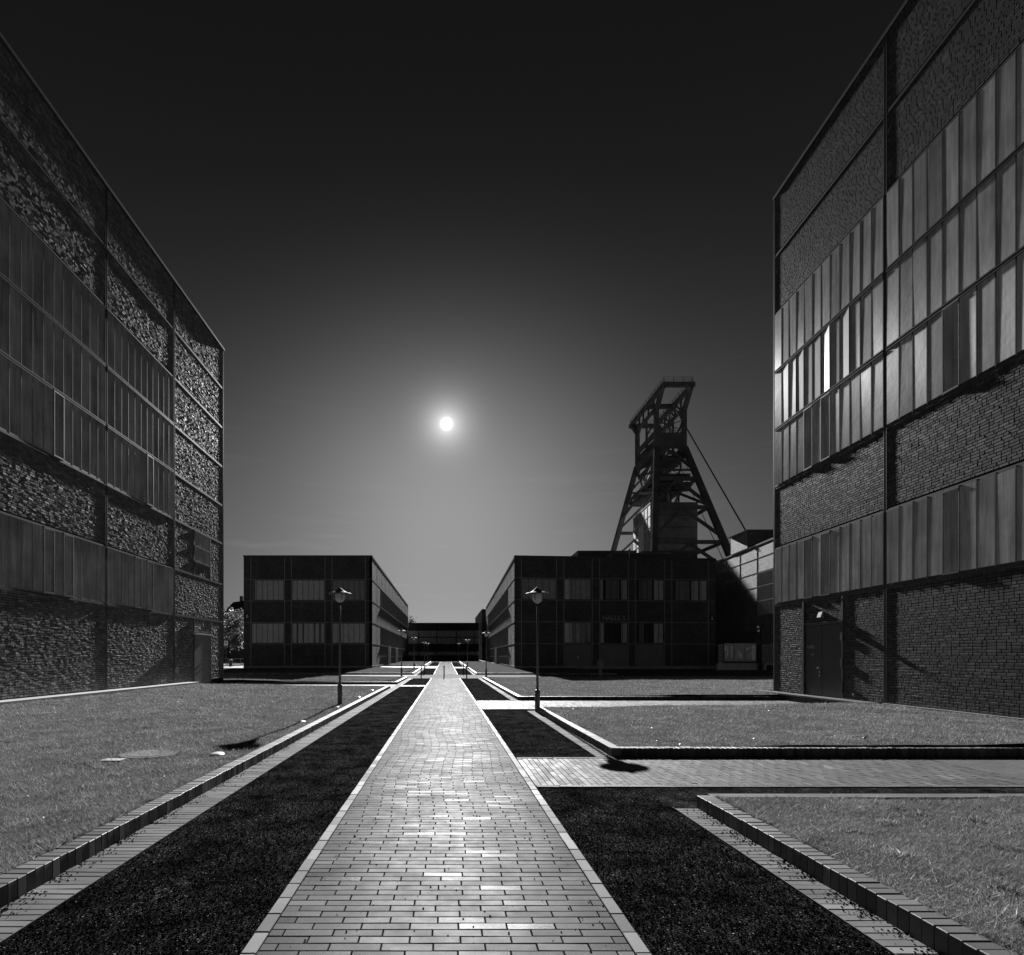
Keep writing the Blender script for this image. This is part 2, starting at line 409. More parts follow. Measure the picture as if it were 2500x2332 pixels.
def bricks_on_floor(cells, h, bev, tilt, zj, dz, skirt=0.03):
    """cells: array (n,4) x0,x1,y0,y1 -> chamfered pavers, each tilted a little"""
    c = np.asarray(cells, float); n = len(c)
    x0, x1, y0, y1 = c.T
    z = gz((y0 + y1) / 2) + dz + rng.normal(0, zj, n)
    tx = rng.normal(0, tilt, n); ty = rng.normal(0, tilt, n)
    cx = (x0 + x1) / 2; cy = (y0 + y1) / 2
    V = np.zeros((n, 12, 3))
    def ring(k, ins, dzz):
        xs = (x0 + ins, x1 - ins, x1 - ins, x0 + ins); ys = (y0 + ins, y0 + ins, y1 - ins, y1 - ins)
        for i in range(4):
            V[:, k + i, 0] = xs[i]; V[:, k + i, 1] = ys[i]
            V[:, k + i, 2] = z + dzz + tx * (xs[i] - cx) + ty * (ys[i] - cy)
    ring(0, bev, 0.0); ring(4, 0.0, -bev * 0.8); ring(8, 0.0, -skirt)
    F = [(0, 1, 2, 3)]
    for i in range(4):
        j = (i + 1) % 4
        F.append((i + 4, j + 4, j, i)); F.append((i + 8, j + 8, j + 4, i + 4))
    F = np.array(F); allF = (F[None] + (np.arange(n) * 12)[:, None, None]).reshape(-1, 4)
    return V.reshape(-1, 3), allF.tolist()

def courses(x0, x1, y0, y1, bl=0.291, bh=0.081, joint=0.007, along='x'):
    """running bond; along='x' : bricks long in x, courses stacked in y"""
    out = []
    if along == 'y': a0, a1, b0, b1 = y0, y1, x0, x1
    else: a0, a1, b0, b1 = x0, x1, y0, y1
    nrow = max(1, round((b1 - b0) / bh)); rh = (b1 - b0) / nrow
    for r in range(nrow):
        off = (0.5 * (r % 2) + random.uniform(-.05, .05) + 0.18 * math.sin(r * 0.11)) * bl
        a = a0 - off; carry = False
        if a > a0: a -= bl
        while a < a1:
            l, rr = max(a, a0), min(a + bl, a1)
            if a0 < a + bl < a0 + .05: a += bl; carry = True; continue
            if carry: l = a0; carry = False
            if a1 - rr < .05: rr = a1
            if rr - l > 0.014 and not (a > a1 - .05):
                b = (b0 + r * rh + joint / 2 + random.uniform(-.0015, .0015), b0 + (r + 1) * rh - joint / 2 + random.uniform(-.0015, .0015))
                cell = (l + joint / 2, rr - joint / 2) + b
                out.append(cell if along == 'x' else (cell[2], cell[3], cell[0], cell[1]))
            a += bl
    return out

HW = 1.12
def build_path():
    cells = courses(-HW + .085, HW - .085, 1.9, 43.0) + courses(-HW + .085, HW - .085, 50.6, 113.0, bl=0.291, bh=0.16)
    v, f = bricks_on_floor(cells, 0, 0.0026, 0.005, 0.0008, 0.0)
    tag(link_mesh('path', v, f, M['pave']), kind='structure')
    e = []
    for s in (-1, 1):
        for (a, b) in ((1.9, 43.0), (50.6, 113.0)):
            xs = sorted((s * HW, s * (HW - .082)))
            yy = a; st = 0.237 if a < 10 else 0.48
            while yy < b:
                e.append((xs[0], xs[1], yy + .003, min(yy + st - .004, b))); yy += st
    v, f = bricks_on_floor(e, 0, 0.004, 0.006, 0.0015, 0.004)
    tag(link_mesh('path_edging', v, f, M['edge']), kind='structure')
    sheet('path_bed', [(-HW, HW, 1.5, 113.0)], -0.012, M['bed'])
build_path()

KL = -2.87; KR = 2.70           # kerb faces
GLi = -2.53; GRi = 2.45         # gutter inner edges
KT = 0.135
# gravel beds
sheet('gravel_bed', [(GLi, -HW, 1.2, 31.0), (GLi, -HW, 32.4, 43.0), (HW, GRi, 1.2, 7.0), (HW, GRi, 9.15, 17.6), (HW, GRi, 20.9, 43.0),
      (GLi, -HW, 51.0, 71.0), (GLi, -HW, 80.0, 112.0), (HW, GRi, 51.0, 71.0), (HW, GRi, 76.0, 112.0), (GRi, 14, 6.18, 7.03), (GRi, 2.86, 6.08, 6.18)], -0.008, M['gravel'])
# gutters
def build_gutter():
    cells = []
    for (x0, x1, runs) in ((KL, GLi, ((1.6, 43.0), (50.6, 112))), (GRi, KR, ((1.6, 6.05), (9.15, 17.0), (21.1, 43.0), (50.6, 112)))):
        for a, b in runs:
            st = 0.078 if a < 30 else 0.2
            y = a
            while y < b:
                if y > 25: st = 0.2
                cells.append((x0, x1, y + .0035, min(y + st - .0035, b))); y += st
    v, f = bricks_on_floor(cells, 0, 0.003, 0.008, 0.0012, 0.0)
    tag(link_mesh('gutter', v, f, M['gutter']), kind='structure')
    sheet('gutter_bed', [(KL - .2, GLi, 1.2, 43.5), (GRi, KR + .2, 1.2, 43.5), (KL - .2, GLi, 50.5, 112), (GRi, KR + .2, 50.5, 112)], -0.016, M['bed'])
    # thin steel strip between gutter and gravel
    m = MB(); m.box(GLi, 1.2, -.02, GLi + .006, 43, .004); m.box(GRi - .006, 1.2, -.02, GRi, 6.1, .004)
    tag(m.build('steel_edge_strip', M['steel_light']), kind='structure')
build_gutter()
# crossings
def build_crossings():
    cells = []
    cells += courses(HW + .01, 7.6, 7.12, 9.0, along='y')
    cells += courses(HW + .01, 12.7, 17.65, 20.85, along='y')
    cells += courses(GLi, -HW - .01, 31.05, 32.35, along='y')
    v, f = bricks_on_floor(cells, 0, 0.003, 0.006, 0.001, 0.001)
    tag(link_mesh('crossing_path', v, f, M['pave2']), kind='structure')
    e = []
    for y in (7.04, 9.03):
        x = HW + .02
        while x < 7.6: e.append((x, min(x + .29, 7.6) - .006, y, y + .07)); x += .291
    for (y, xe) in ((17.55, 12.7), (20.9, 12.7)):
        x = HW + .02
        while x < xe: e.append((x, x + .285, y, y + .07)); x += .291
    v, f = bricks_on_floor(e, 0, 0.003, 0.006, 0.001, 0.004)
    tag(link_mesh('crossing_edging', v, f, M['edge']), kind='structure')
    sheet('crossing_bed', [(HW, 14, 7.0, 9.15), (HW, 14, 17.5, 21.0), (GLi, -HW, 31, 32.4)], -0.012, M['bed'])
    sheet('sett_paving', [(7.62, 16, 6.9, 9.12)], 0.0, M['setts'])
    sheet('side_path', [(-16, KL, 29.9, 33.2), (-30, GLi, 48.6, 49.9), (-30, -HW, 71.5, 79.5), (HW, 8, 71.5, 75.5)], -0.006, M['edge'])
    sheet('lane', [(-60, 60, 43.0, 50.5), (-60, 60, 112.6, 118)], -0.010, M['lane'])
    sheet('forecourt', [(15.5, 33.5, 50.7, 67.2), (33.5, 60, 50.7, 84)], -0.004, M['lane'])
build_crossings()

# kerbs: upright clinkers on end
def kerb_cells(p, q, w=0.16, st=0.098):
    """p->q along inner (road) face; returns list of (a,b,c,d) quads"""
    p = np.array(p, float); q = np.array(q, float); d = q - p; Ld = np.hypot(*d); d /= Ld
    n = max(1, int(Ld / st)); st = Ld / n
    return p, d, n, st
def build_kerb():
    vs = []; fs = []; cores = []
    def run(p, q, side, st=0.098, w=0.16):
        p, d, n, st = kerb_cells(p, q, w, st)
        nr = np.array((-d[1], d[0])) * side
        e_ = p + d * (n * st); cb = len(vs)
        for z in (-.1, KT - .010):
            for pt in (p + nr * .006, e_ + nr * .006, e_ + nr * (w - .006), p + nr * (w - .006)): cores.append((pt[0], pt[1], z + gz(float(pt[1]))))
        for i in range(n):
            a = p + d * (i * st + .005); b = p + d * ((i + 1) * st - .005)
            j = random.gauss(0, .0015); hz = KT + random.gauss(0, .0018); bv = .004
            a2 = a + nr * j; b2 = b + nr * (j + random.gauss(0, .001))
            g0 = gz(float(a[1]))
            base = len(vs)
            o1 = a + nr * w; o2 = b + nr * w
            da = d * bv; dn = nr * bv
            for (x, y), z in ((a2, -.1), (b2, -.1), (o2, -.1), (o1, -.1), (a2, hz - bv), (b2, hz - bv), (o2, hz - bv), (o1, hz - bv),
                              (a2 + da + dn, hz), (b2 - da + dn, hz), (o2 - da - dn, hz), (o1 + da - dn, hz)):
                vs.append((x, y, z + g0))
            q4 = [(0, 1, 5, 4), (1, 2, 6, 5), (2, 3, 7, 6), (3, 0, 4, 7), (4, 5, 9, 8), (5, 6, 10, 9), (6, 7, 11, 10), (7, 4, 8, 11), (8, 9, 10, 11)]
            if side < 0: q4 = [t[::-1] for t in q4]
            fs.extend(tuple(base + k for k in t) for t in q4)
    run((KL, 1.6), (KL, 29.4), 1, st=.084)                 # near left lawn
    run((KL - .16, 29.24), (-13.2, 29.24), -1, st=.2, w=.16)
    run((KL, 33.6), (KL, 42.7), 1, st=.2); run((KL, 33.6), (-26, 33.6), -1, st=.2)
    run((KL, 51.2), (KL, 70.5), 1, st=.4); run((KL, 51.2), (-30, 51.2), -1, st=.4)
    run((KL, 81), (KL, 111.5), 1, st=.4); run((KL, 81), (-8, 81), -1, st=.4)
    run((KR, 1.6), (KR, 6.08), -1, st=.084)
    run((KR, 9.2), (KR, 17.1), -1, st=.084); run((KR, 9.2), (13, 9.2), 1, st=.084)
    run((KR, 21.2), (KR, 41.5), -1, st=.15); run((KR, 21.2), (13.4, 21.2), 1, st=.15)
    run((KR, 51.2), (KR, 111.5), -1, st=.4); run((KR, 51.2), (15.5, 51.2), 1, st=.4)
    o = link_mesh('kerb', vs, fs, M['kerb']); tag(o, kind='structure')
    cf = []
    for k in range(len(cores) // 8): cf += [tuple(8 * k + i for i in f) for f in ((4, 5, 6, 7), (0, 1, 5, 4), (1, 2, 6, 5), (2, 3, 7, 6), (3, 0, 4, 7))]
    tag(link_mesh('kerb_mortar', cores, cf, M['plinth']), kind='structure')
    m = MB()   # flush brick margins at the far side of the lawns
    m.box(2.86, 6.02, -.05, 16, 6.18, KT - .01); m.box(2.86, 17.1, -.05, 13.2, 17.2, KT - .03)
    tag(m.build('lawn_margin', M['edge']), kind='structure')
build_kerb()

# lawns with a slightly uneven surface that climbs towards the walls
def lawn_z(x, y):
    x = np.asarray(x, float); y = np.asarray(y, float)
    rise = 0.12 * np.clip((-x - 4) / 8, 0, 1) + 0.09 * np.clip((x - 4) / 8, 0, 1)
    und = 0.012 * np.sin(x * 1.3 + y * 0.7) + 0.010 * np.sin(x * 0.5 - y * 1.1 + 2) + .006 * np.sin(x * 3.1 + y * 2.3)
    return 0.118 + rise * (y < 45) + und + gz(y)
LAWNS = []
def lawn(x0, x1, y0, y1, step=0.35):
    nx = max(2, int((x1 - x0) / step)); ny = max(2, int((y1 - y0) / step))
    X, Y = np.meshgrid(np.linspace(x0, x1, nx + 1), np.linspace(y0, y1, ny + 1))
    Z = lawn_z(X, Y)
    v = np.stack([X, Y, Z], -1).reshape(-1, 3)
    idx = np.arange((nx + 1) * (ny + 1)).reshape(ny + 1, nx + 1)
    f = np.stack([idx[:-1, :-1], idx[:-1, 1:], idx[1:, 1:], idx[1:, :-1]], -1).reshape(-1, 4).tolist()
    o = link_mesh('lawn', v, f, M['lawn'], smooth=True); tag(o, kind='structure')
    LAWNS.append((x0, x1, y0, y1))
lawn(-13.3, KL - .155, 1.5, 29.1); lawn(-26, KL - .155, 33.75, 42.8, .6); lawn(-60, -13.36, 20, 42.8, 1.0)
lawn(-34, KL - .155, 51.3, 67.5, 1.0); lawn(-8.8, KL - .155, 67.5, 70.6, 1.0); lawn(-8.8, KL - .155, 81.1, 111.5, 1.5)
lawn(KR + .155, 13.1, 1.5, 6.05); lawn(KR + .155, 13.1, 9.35, 17.1); lawn(KR + .155, 13.3, 21.35, 41.8, .5); lawn(13.3, 60, 24, 41.8, 1.0)
lawn(KR + .155, 15.4, 51.35, 66.8, 1.0); lawn(KR + .155, 8.1, 66.8, 111.5, 1.5)

def blades():
    px, py, sc = [], [], []
    for (x0, x1, y0, y1) in LAWNS:
        if y0 > 45: continue
        y = max(y0, 1.8)
        while y < min(y1, 40):
            yb = min(y + 0.5, y1)
            xa = max(x0, -0.80 * yb - .3); xb = min(x1, 1.05 * yb + .3)
            if xb > xa:
                dens = 8000 * min(1.0, (4.6 / y) ** 1.75)
                n = int((xb - xa) * (yb - y) * dens)
                px.append(rng.uniform(xa, xb, n)); py.append(rng.uniform(y, yb, n)); sc.append(np.full(n, min(3.2, max(1.0, (y / 4.6) ** 0.75))))
            y += 0.5
    # ragged growth along the kerbs and a few tufts
    for (xk, sgn_) in ((KL - .165, 1), (KR + .165, -1)):
        for (ya, yb, k) in ((1.9, 6.0, 5200), (9.4, 16, 2600)):
            if sgn_ > 0 or ya: 
                yy = rng.uniform(ya, yb, k); keep_ = np.sin(yy * 7.3) + np.sin(yy * 17.1 + 1) + rng.normal(0, .7, k) > -.4
                yy = yy[keep_]; px.append(xk - sgn_ * np.abs(rng.normal(0, .03, len(yy)))); py.append(yy); sc.append(np.full(len(yy), 1.9))
    for _ in range(70):
        sd = random.choice((-1, 1)); yy = random.uniform(3, 16) if sd < 0 else random.choice((random.uniform(3, 5.9), random.uniform(9.6, 16.5)))
        xx = sd * random.uniform(3.2, 3.2 + yy * .45); k = 120
        px.append(rng.normal(xx, .05, k)); py.append(rng.normal(yy, .05, k)); sc.append(np.full(k, 2.6))
    x = np.concatenate(px); y = np.concatenate(py); s = np.concatenate(sc)
    n = len(x); z = lawn_z(x, y) - 0.004
    ang = rng.uniform(0, 2 * math.pi, n); h = rng.gamma(6, 0.0044, n) * (0.75 + 0.5 * (np.sin(x * 5.1 + np.sin(y * 3.3) * 2) * np.sin(y * 4.3 + np.sin(x * 2.7) * 2) * .5 + .5)) * (0.8 + .2 * s); w = 0.0022 * s * rng.uniform(.6, 1.4, n)
    lean = rng.uniform(0.2, 1.5, n) * h; la = rng.uniform(0, 2 * math.pi, n)
    dx = np.cos(ang) * w; dy = np.sin(ang) * w
    V = np.zeros((n, 3, 3))
    V[:, 0] = np.stack([x - dx, y - dy, z], -1); V[:, 1] = np.stack([x + dx, y + dy, z], -1)
    V[:, 2] = np.stack([x + np.cos(la) * lean, y + np.sin(la) * lean, z + h], -1)
    me = bpy.data.meshes.new('grass'); me.vertices.add(3 * n); me.vertices.foreach_set('co', V.ravel())
    me.loops.add(3 * n); me.loops.foreach_set('vertex_index', np.arange(3 * n))
    me.polygons.add(n); me.polygons.foreach_set('loop_start', np.arange(0, 3 * n, 3)); me.polygons.foreach_set('loop_total', np.full(n, 3))
    me.update(); me.materials.append(M['blade'])
    o = bpy.data.objects.new('grass', me); col.objects.link(o)
    tag(o, 'short mown grass blades covering the lawns', 'grass', kind='stuff'); print('blades', n)
blades()

def scatter_stones(name, xs, ys, zs, r0, r1, mat, label, cat):
    n = len(xs); r = rng.uniform(r0, r1, n)
    O = np.array([(1, 0, 0), (0, 1, 0), (-1, 0, 0), (0, -1, 0), (0, 0, 1), (0, 0, -1)], float)
    F = np.array([(0, 1, 4), (1, 2, 4), (2, 3, 4), (3, 0, 4), (1, 0, 5), (2, 1, 5), (3, 2, 5), (0, 3, 5)])
    a = rng.uniform(0, 6.28, n); c, s = np.cos(a), np.sin(a)
    V = O[None] * rng.uniform(.6, 1.3, (n, 6, 1)) * r[:, None, None]; V[..., 2] *= .7
    X = V[..., 0] * c[:, None] - V[..., 1] * s[:, None]; Y = V[..., 0] * s[:, None] + V[..., 1] * c[:, None]
    P = np.stack([X + xs[:, None], Y + ys[:, None], V[..., 2] + zs[:, None]], -1).reshape(-1, 3)
    allF = (F[None] + (np.arange(n) * 6)[:, None, None]).reshape(-1, 3)
    me = bpy.data.meshes.new(name); me.vertices.add(len(P)); me.vertices.foreach_set('co', P.ravel())
    k = len(allF); me.loops.add(3 * k); me.loops.foreach_set('vertex_index', allF.ravel())
    me.polygons.add(k); me.polygons.foreach_set('loop_start', np.arange(0, 3 * k, 3)); me.polygons.foreach_set('loop_total', np.full(k, 3))
    me.update(); me.materials.append(mat)
    o = bpy.data.objects.new(name, me); col.objects.link(o); return tag(o, label, cat, kind='stuff')
def stones():
    X, Y = [], []
    for (x0, x1, y0, y1) in ((GLi + .01, -HW, 2.0, 14.0), (HW, GRi - .01, 2.0, 7.0), (HW, GRi - .01, 9.15, 14)):
        y = y0
        while y < y1:
            n = int((x1 - x0) * .5 * 4200 * min(1, (3.2 / y) ** 1.6)); X.append(rng.uniform(x0, x1, n)); Y.append(rng.uniform(y, min(y + .5, y1), n)); y += .5
    x = np.concatenate(X); y = np.concatenate(Y)
    scatter_stones('gravel', x, y, np.full(len(x), -0.003), .0035, .0085, M['stone'], 'loose black lava gravel in the beds beside the path', 'gravel')
    X, Y = [], []
    for (xk, s, y0, y1, m) in ((KL, 1, 2.5, 14, 1900), (KR, -1, 2.4, 6.0, 1500), (KR, -1, 9.2, 15, 150)):
        n = m; d = np.abs(rng.normal(0, .075, n)); yy = y0 + (y1 - y0) * rng.uniform(0, 1, n) ** 1.9
        cl = np.sin(yy * 9.0) + np.sin(yy * 23.0 + 1) + rng.normal(0, .8, n) > -0.3
        X.append((xk + s * np.minimum(d + .006, .25))[cl]); Y.append(yy[cl])
    n = 260; X.append(rng.uniform(-1.03, 1.03, n)); Y.append(2.3 + 8 * rng.uniform(0, 1, n) ** 1.5)
    x = np.concatenate(X); y = np.concatenate(Y)
    scatter_stones('soil_crumbs', x, y, np.full(len(x), .003), .003, .0095, M['stone'], 'dark crumbs of soil strewn along the gutters', 'soil')
stones()

# ------------------------------------------------------------------ brick walls of real bricks
def brick_array(rects, T, depth, jit, twist, bulge=0.0, bl=0.245, rh=0.0775, joint=0.014, keep=None):
    """rects: list (s0,s1,z0,z1) in wall coordinates; T(s,n,z)->world; n outward"""
    cells = []
    for (s0, s1, z0, z1) in rects:
        nr = max(1, round((z1 - z0) / rh)); h = (z1 - z0) / nr
        for r in range(nr):
            a = s0 - random.choice((0, .25, .5, .75)) * bl
            k = random.randint(0, 2)
            while a < s1:
                ln = bl if (k % 3) else bl * .5
                k += 1 if random.random() < .85 else 2
                l, rr = max(a, s0), min(a + ln, s1)
                if rr - l > .03: cells.append((l + joint / 2, rr - joint / 2, z0 + r * h + joint / 2, z0 + (r + 1) * h - joint / 2))
                a += ln
    c = np.array(cells); n = len(c)
    base = rng.normal(0, jit, n)
    V = np.zeros((n, 12, 3)); bv = .004
    s = np.stack([c[:, 0], c[:, 1], c[:, 1], c[:, 0]], 1); z = np.stack([c[:, 2], c[:, 2], c[:, 3], c[:, 3]], 1)
    sm = s.mean(1, keepdims=True); zm = z.mean(1, keepdims=True)
    ty = rng.normal(0, twist, (n, 1)); tz = rng.normal(0, min(twist, .03) * 1.2, (n, 1))
    dep = depth + base[:, None] + ty * (s - sm) + tz * (z - zm) + rng.normal(0, jit * .35, (n, 4))
    dep = np.maximum(dep, 0.002)
    for k in range(4):
        si = s[:, k] + np.sign(sm[:, 0] - s[:, k]) * bv; zi = z[:, k] + np.sign(zm[:, 0] - z[:, k]) * bv
        V[:, k, 0] = si; V[:, k, 1] = dep[:, k]; V[:, k, 2] = zi
        V[:, 4 + k, 0] = s[:, k]; V[:, 4 + k, 1] = dep[:, k] - bv; V[:, 4 + k, 2] = z[:, k]
        V[:, 8 + k, 0] = s[:, k]; V[:, 8 + k, 1] = 0; V[:, 8 + k, 2] = z[:, k]
    W = T(V[..., 0], V[..., 1], V[..., 2]); W = np.stack(W, -1).reshape(-1, 3)
    F = [(0, 1, 2, 3)]
    for i in range(4):
        j = (i + 1) % 4
        F.append((i + 4, j + 4, j, i)); F.append((i + 8, j + 8, j + 4, i + 4))
    F = np.array(F); allF = (F[None] + (np.arange(n) * 12)[:, None, None]).reshape(-1, 4)
    return W, allF

LV = [20.0, 17.65, 15.3, 12.97, 10.65, 8.38, 5.95, 3.7]

def big_hall(name, label, sgn, T, Ttup, corner_s, base_z, bays, bay_kinds, brickmat, glassmat, jit, twist, proud, extras, far_s, depth_n):
    """sgn +1: outward = +x (left hall); -1 : outward = -x (right hall)"""
    cx, cy, _ = Ttup(corner_s, 0, 0)
    root = empty(name, (cx, cy, base_z), label, 'building')
    # core behind the bricks: a closed box
    m = MB(T=Ttup); s0 = far_s; s1 = corner_s
    zt = 20.0
    m.box(s0, -depth_n, base_z - .6, s1, 0, zt - .02)
    m.build('wall', M['mortar'], root)
    m = MB(T=Ttup); m.box(s0 - .05, -depth_n - .05, zt - .02, s1 + .06, .09 if sgn > 0 else .03, zt + .1); m.build('roof_edge', M['steel'], root)
    m = MB(T=Ttup); m.box(s0, -depth_n + .3, zt + .1, s1 - .3, -.4, zt + .16); m.build('roof', M['roof'], root)
    # end facade facing away / towards the lane: brick sheet on far end
    def panel(rects, nm='brick_panel'):
        W, F = brick_array(rects, T, .012 if sgn > 0 else .007, jit, twist)
        if sgn > 0: pass
        f = F if sgn < 0 else F[:, ::-1]
        return link_mesh(nm, W, f.tolist(), brickmat, root)
    pw = .06
    for (a, b), kind in zip(bays, bay_kinds):
        aa, bb = a + pw, b - pw
        if kind == 'glazed':
            panel([(aa, bb, LV[1] + .06, LV[0] - .05), (aa, bb, LV[2] + .06, LV[1] - .06)])
            panel([(aa, bb, LV[6] + .06, LV[5] - .06)])
            holes = extras.get((a, b), {})
            door = holes.get('door')
            if door:
                d0, d1, dz = door
                panel([(aa, d0 - .05, base_z, LV[7] - .06), (d1 + .05, bb, base_z, LV[7] - .06), (d0 + .05, d1 - .05, dz + .1, LV[7] - .06)])
            else:
                panel([(aa, bb, base_z, LV[7] - .06)])
            for (top, bot, rows) in ((LV[2], LV[5], 3), (LV[6], LV[7], 1)):
                gl = MB(T=Ttup); fr = MB(T=Ttup)
                npan = round((bb - aa) / .5); pw_ = (bb - aa) / npan; rh = (top - bot) / rows
                vents = holes.get('vents', {}).get(rows, [])
                for r in range(rows):
                    z0 = bot + r * rh + .07; z1 = bot + (r + 1) * rh - .07
                    for i in range(npan):
                        p0 = aa + i * pw_; p1 = p0 + pw_
                        t = random.gauss(0, .0009) + (.0012 if sgn < 0 else 0); t2 = random.gauss(0, .0012)
                        if sgn < 0 and rows == 3 and b > 20 and r == 1: t = {10: .006, 9: .005, 8: .008, 7: .003, 6: .004, 5: .010, 3: .009}.get(i, t)
                        n0 = .009 if sgn > 0 else .0232
                        gl.add([(p0 + .02, n0 + t, z0), (p1 - .02, n0 - t + .002, z0), (p1 - .02, n0 - t + t2 + .002, z1), (p0 + .02, n0 + t + t2, z1)],
                               [(0, 1, 2, 3) if sgn < 0 else (3, 2, 1, 0)])
                        # half round glazing bar
                        q = p0; w = .016 if (r, i) not in vents else .032; hgt = (.022 if (r, i) not in vents else .05) if sgn > 0 else (.0265 if (r, i) not in vents else .032)
                        jz = random.uniform(-.01, .01)
                        prof = [(-w, 0), (-w, hgt * .55), (-w * .45, hgt), (w * .45, hgt), (w, hgt * .55), (w, 0)]
                        vv = [(q + s_, n_, z0 - .05) for s_, n_ in prof] + [(q + s_, n_, z1 + .05) for s_, n_ in prof]
                        fr.add(vv, [(k, k + 1, k + 7, k + 6) for k in range(5)] + [(5, 4, 3, 2, 1, 0), (6, 7, 8, 9, 10, 11)])
                        if (r, i) in vents:
                            for (za, zb) in ((z0 - .03, z0 + .02), (z1 - .02, z1 + .03)): fr.box(p0, .01, za, p1, .05 if sgn > 0 else .036, zb)
                            fr.box(p1 - .03, .01, z0, p1 + .01, .05 if sgn > 0 else .036, z1)
                    # transom pair
                    for zz in ([bot + r * rh] if r else []):
                        fr.box(aa, 0, zz - .07, bb, .012, zz + .07); fr.box(aa, .012, zz + .03, bb, .034, zz + .05); fr.box(aa, .012, zz - .05, bb, .034, zz - .03)
                for zz, dzn in ((bot, 1), (top, -1)):
                    fr.box(aa, 0, zz + dzn * .02, bb, .02, zz + dzn * .07)
                g = gl.build('window', glassmat, root); fr2 = fr.build('window_frame', M['frame_pale'] if sgn > 0 else M['steel'], g)
        else:
            hole = extras.get((a, b), {})
            door = hole.get('door'); win = hole.get('win')
            lv = LV + [base_z]
            for i in range(len(lv) - 1):
                zt_, zb_ = lv[i] - .05, lv[i + 1] + (.05 if i < len(lv) - 2 else 0)
                if door and i == len(lv) - 2:
                    d0, d1, dz = door
                    panel([(aa, d0 - .05, zb_, zt_), (d1 + .05, bb, zb_, zt_), (d0 + .04, d1 - .04, dz + .1, zt_)])
                elif win and i == 5:
                    w0, w1, wz = win
                    panel([(aa, w0 - .05, zb_, zt_), (w1 + .05, bb, zb_, zt_), (w0 + .04, w1 - .04, zb_, wz - .05)])
                    g = MB(T=Ttup); fr = MB(T=Ttup)
                    zm = (zt_ + wz) / 2
                    for za, zb2 in ((wz + .03, zm - .03), (zm + .03, zt_ - .02)):
                        g.add([(w0 + .04, .004, za), (w1 - .04, .004, za), (w1 - .04, .004, zb2), (w0 + .04, .004, zb2)], [(0, 1, 2, 3) if sgn < 0 else (3, 2, 1, 0)])
                    for zz in (wz, zm, zt_): fr.box(w0, 0, zz - .03, w1, .05, zz + .03)
                    gg = g.build('window', M['glass_l'], root); fr.build('window_frame', M['steel_light'], gg)
                    for w in (w0, w1):
                        m = MB(T=Ttup); m.box(w - .045, 0, zb_, w + .045, proud, zt_); m.build('post', M['steel'], root)
                else:
                    panel([(aa, bb, zb_, zt_)])
            for z in LV[1:]:
                m = MB(T=Ttup); m.box(a + pw, 0, z - .05, b - pw, proud * .9, z + .05); m.build('beam', M['steel'], root)
        if kind == 'glazed':
            for z in (LV[1], LV[2], LV[5], LV[6], LV[7]):
                m = MB(T=Ttup); m.box(a + pw, 0, z - .055, b - pw, proud * .9, z + .015)
                m.box(a + pw, 0, z - .065, b - pw, proud * (1.7 if sgn > 0 else 1.05), z - .055)
                m.build('beam', M['steel'], root)
    posts = sorted({p for b in bays for p in b})
    for p in posts:
        m = MB(T=Ttup); a, b = (p - pw, p + pw)
        if p == corner_s: b = p + .03
        m.box(a, 0, base_z - .4, b, proud * .6, 19.98)
        m.box(a, proud * .6, base_z - .4, a + .02, proud, 19.98); m.box(b - .02, proud * .6, base_z - .4, b, proud, 19.98)
        zz = LV[7]
        while zz < 15.3:      # bolt heads
            m.box(p - .075, 0, zz, p - .055, proud + .003, zz + .025); zz += .42
        m.build('post', M['steel'], root)
    return root

# left hall: wall plane drifts slightly
def TL(s, n, z): return (-13.153 - .0058 * s + n, s + .0058 * n, z)
bL = [(11.1, 16.6), (16.6, 22.1), (22.1, 27.7), (27.7, 33.9)]
hallL = big_hall('brick_hall', 'tall brick hall filling the left edge, with rough glinting bricks and a pale door', 1, TL, TL, 33.9, .36,
    bL, ['glazed', 'glazed', 'glazed', 'brick'], M['left_brick'], M['glass_l'], .0010, .018, .026,
    {(27.7, 33.9): {'door': (29.9, 32.0, 2.85), 'win': (29.9, 32.0, 6.7)},
     (16.6, 22.1): {'vents': {1: [(0, 4), (0, 6)], 3: [(0, 5)]}}, (22.1, 27.7): {'vents': {1: [(0, 4), (0, 6)], 3: [(0, 6)]}}}, 4.0, 22)
def door_left():
    m = MB(T=TL)
    for a, b in ((29.93, 30.94), (30.96, 31.97)): m.box(a, .0, .2, b, .03, 2.82)
    d = m.build('door', M['door_pale'], hallL); tag(d, 'pale double leaf steel door')
    m = MB(T=TL); m.box(29.85, 0, 2.82, 32.05, .16, 2.9); m.build('door_canopy', M['white'], d)
    m = MB(T=TL); m.box(30.98, .03, 1.3, 31.02, .09, 1.42); m.build('door_handle', M['chrome'], d)
    m = MB(T=TL); m.box(31.0, .03, 1.0, 31.05, .06, 1.1); m.build('lock', M['chrome'], d)
    for s in (29.9, 32.0):
        m = MB(T=TL); m.box(s - .04, 0, .2, s + .04, .05, 3.64); m.build('post', M['steel'], hallL)
    # paved ledge along the wall foot
    m = MB(T=TL); m.box(4, 0, -.1, 29.2, .62, .33); m.build('ledge', M['concrete'], hallL)
door_left()
# facade of that hall facing the lane (unseen from here, seen from a step aside): plain brick skin
m = MB(); m.box(-35, 33.905, .2, -13.4, 33.95, 19.9); m.build('end_wall', M['hall_brick_front'], hallL)

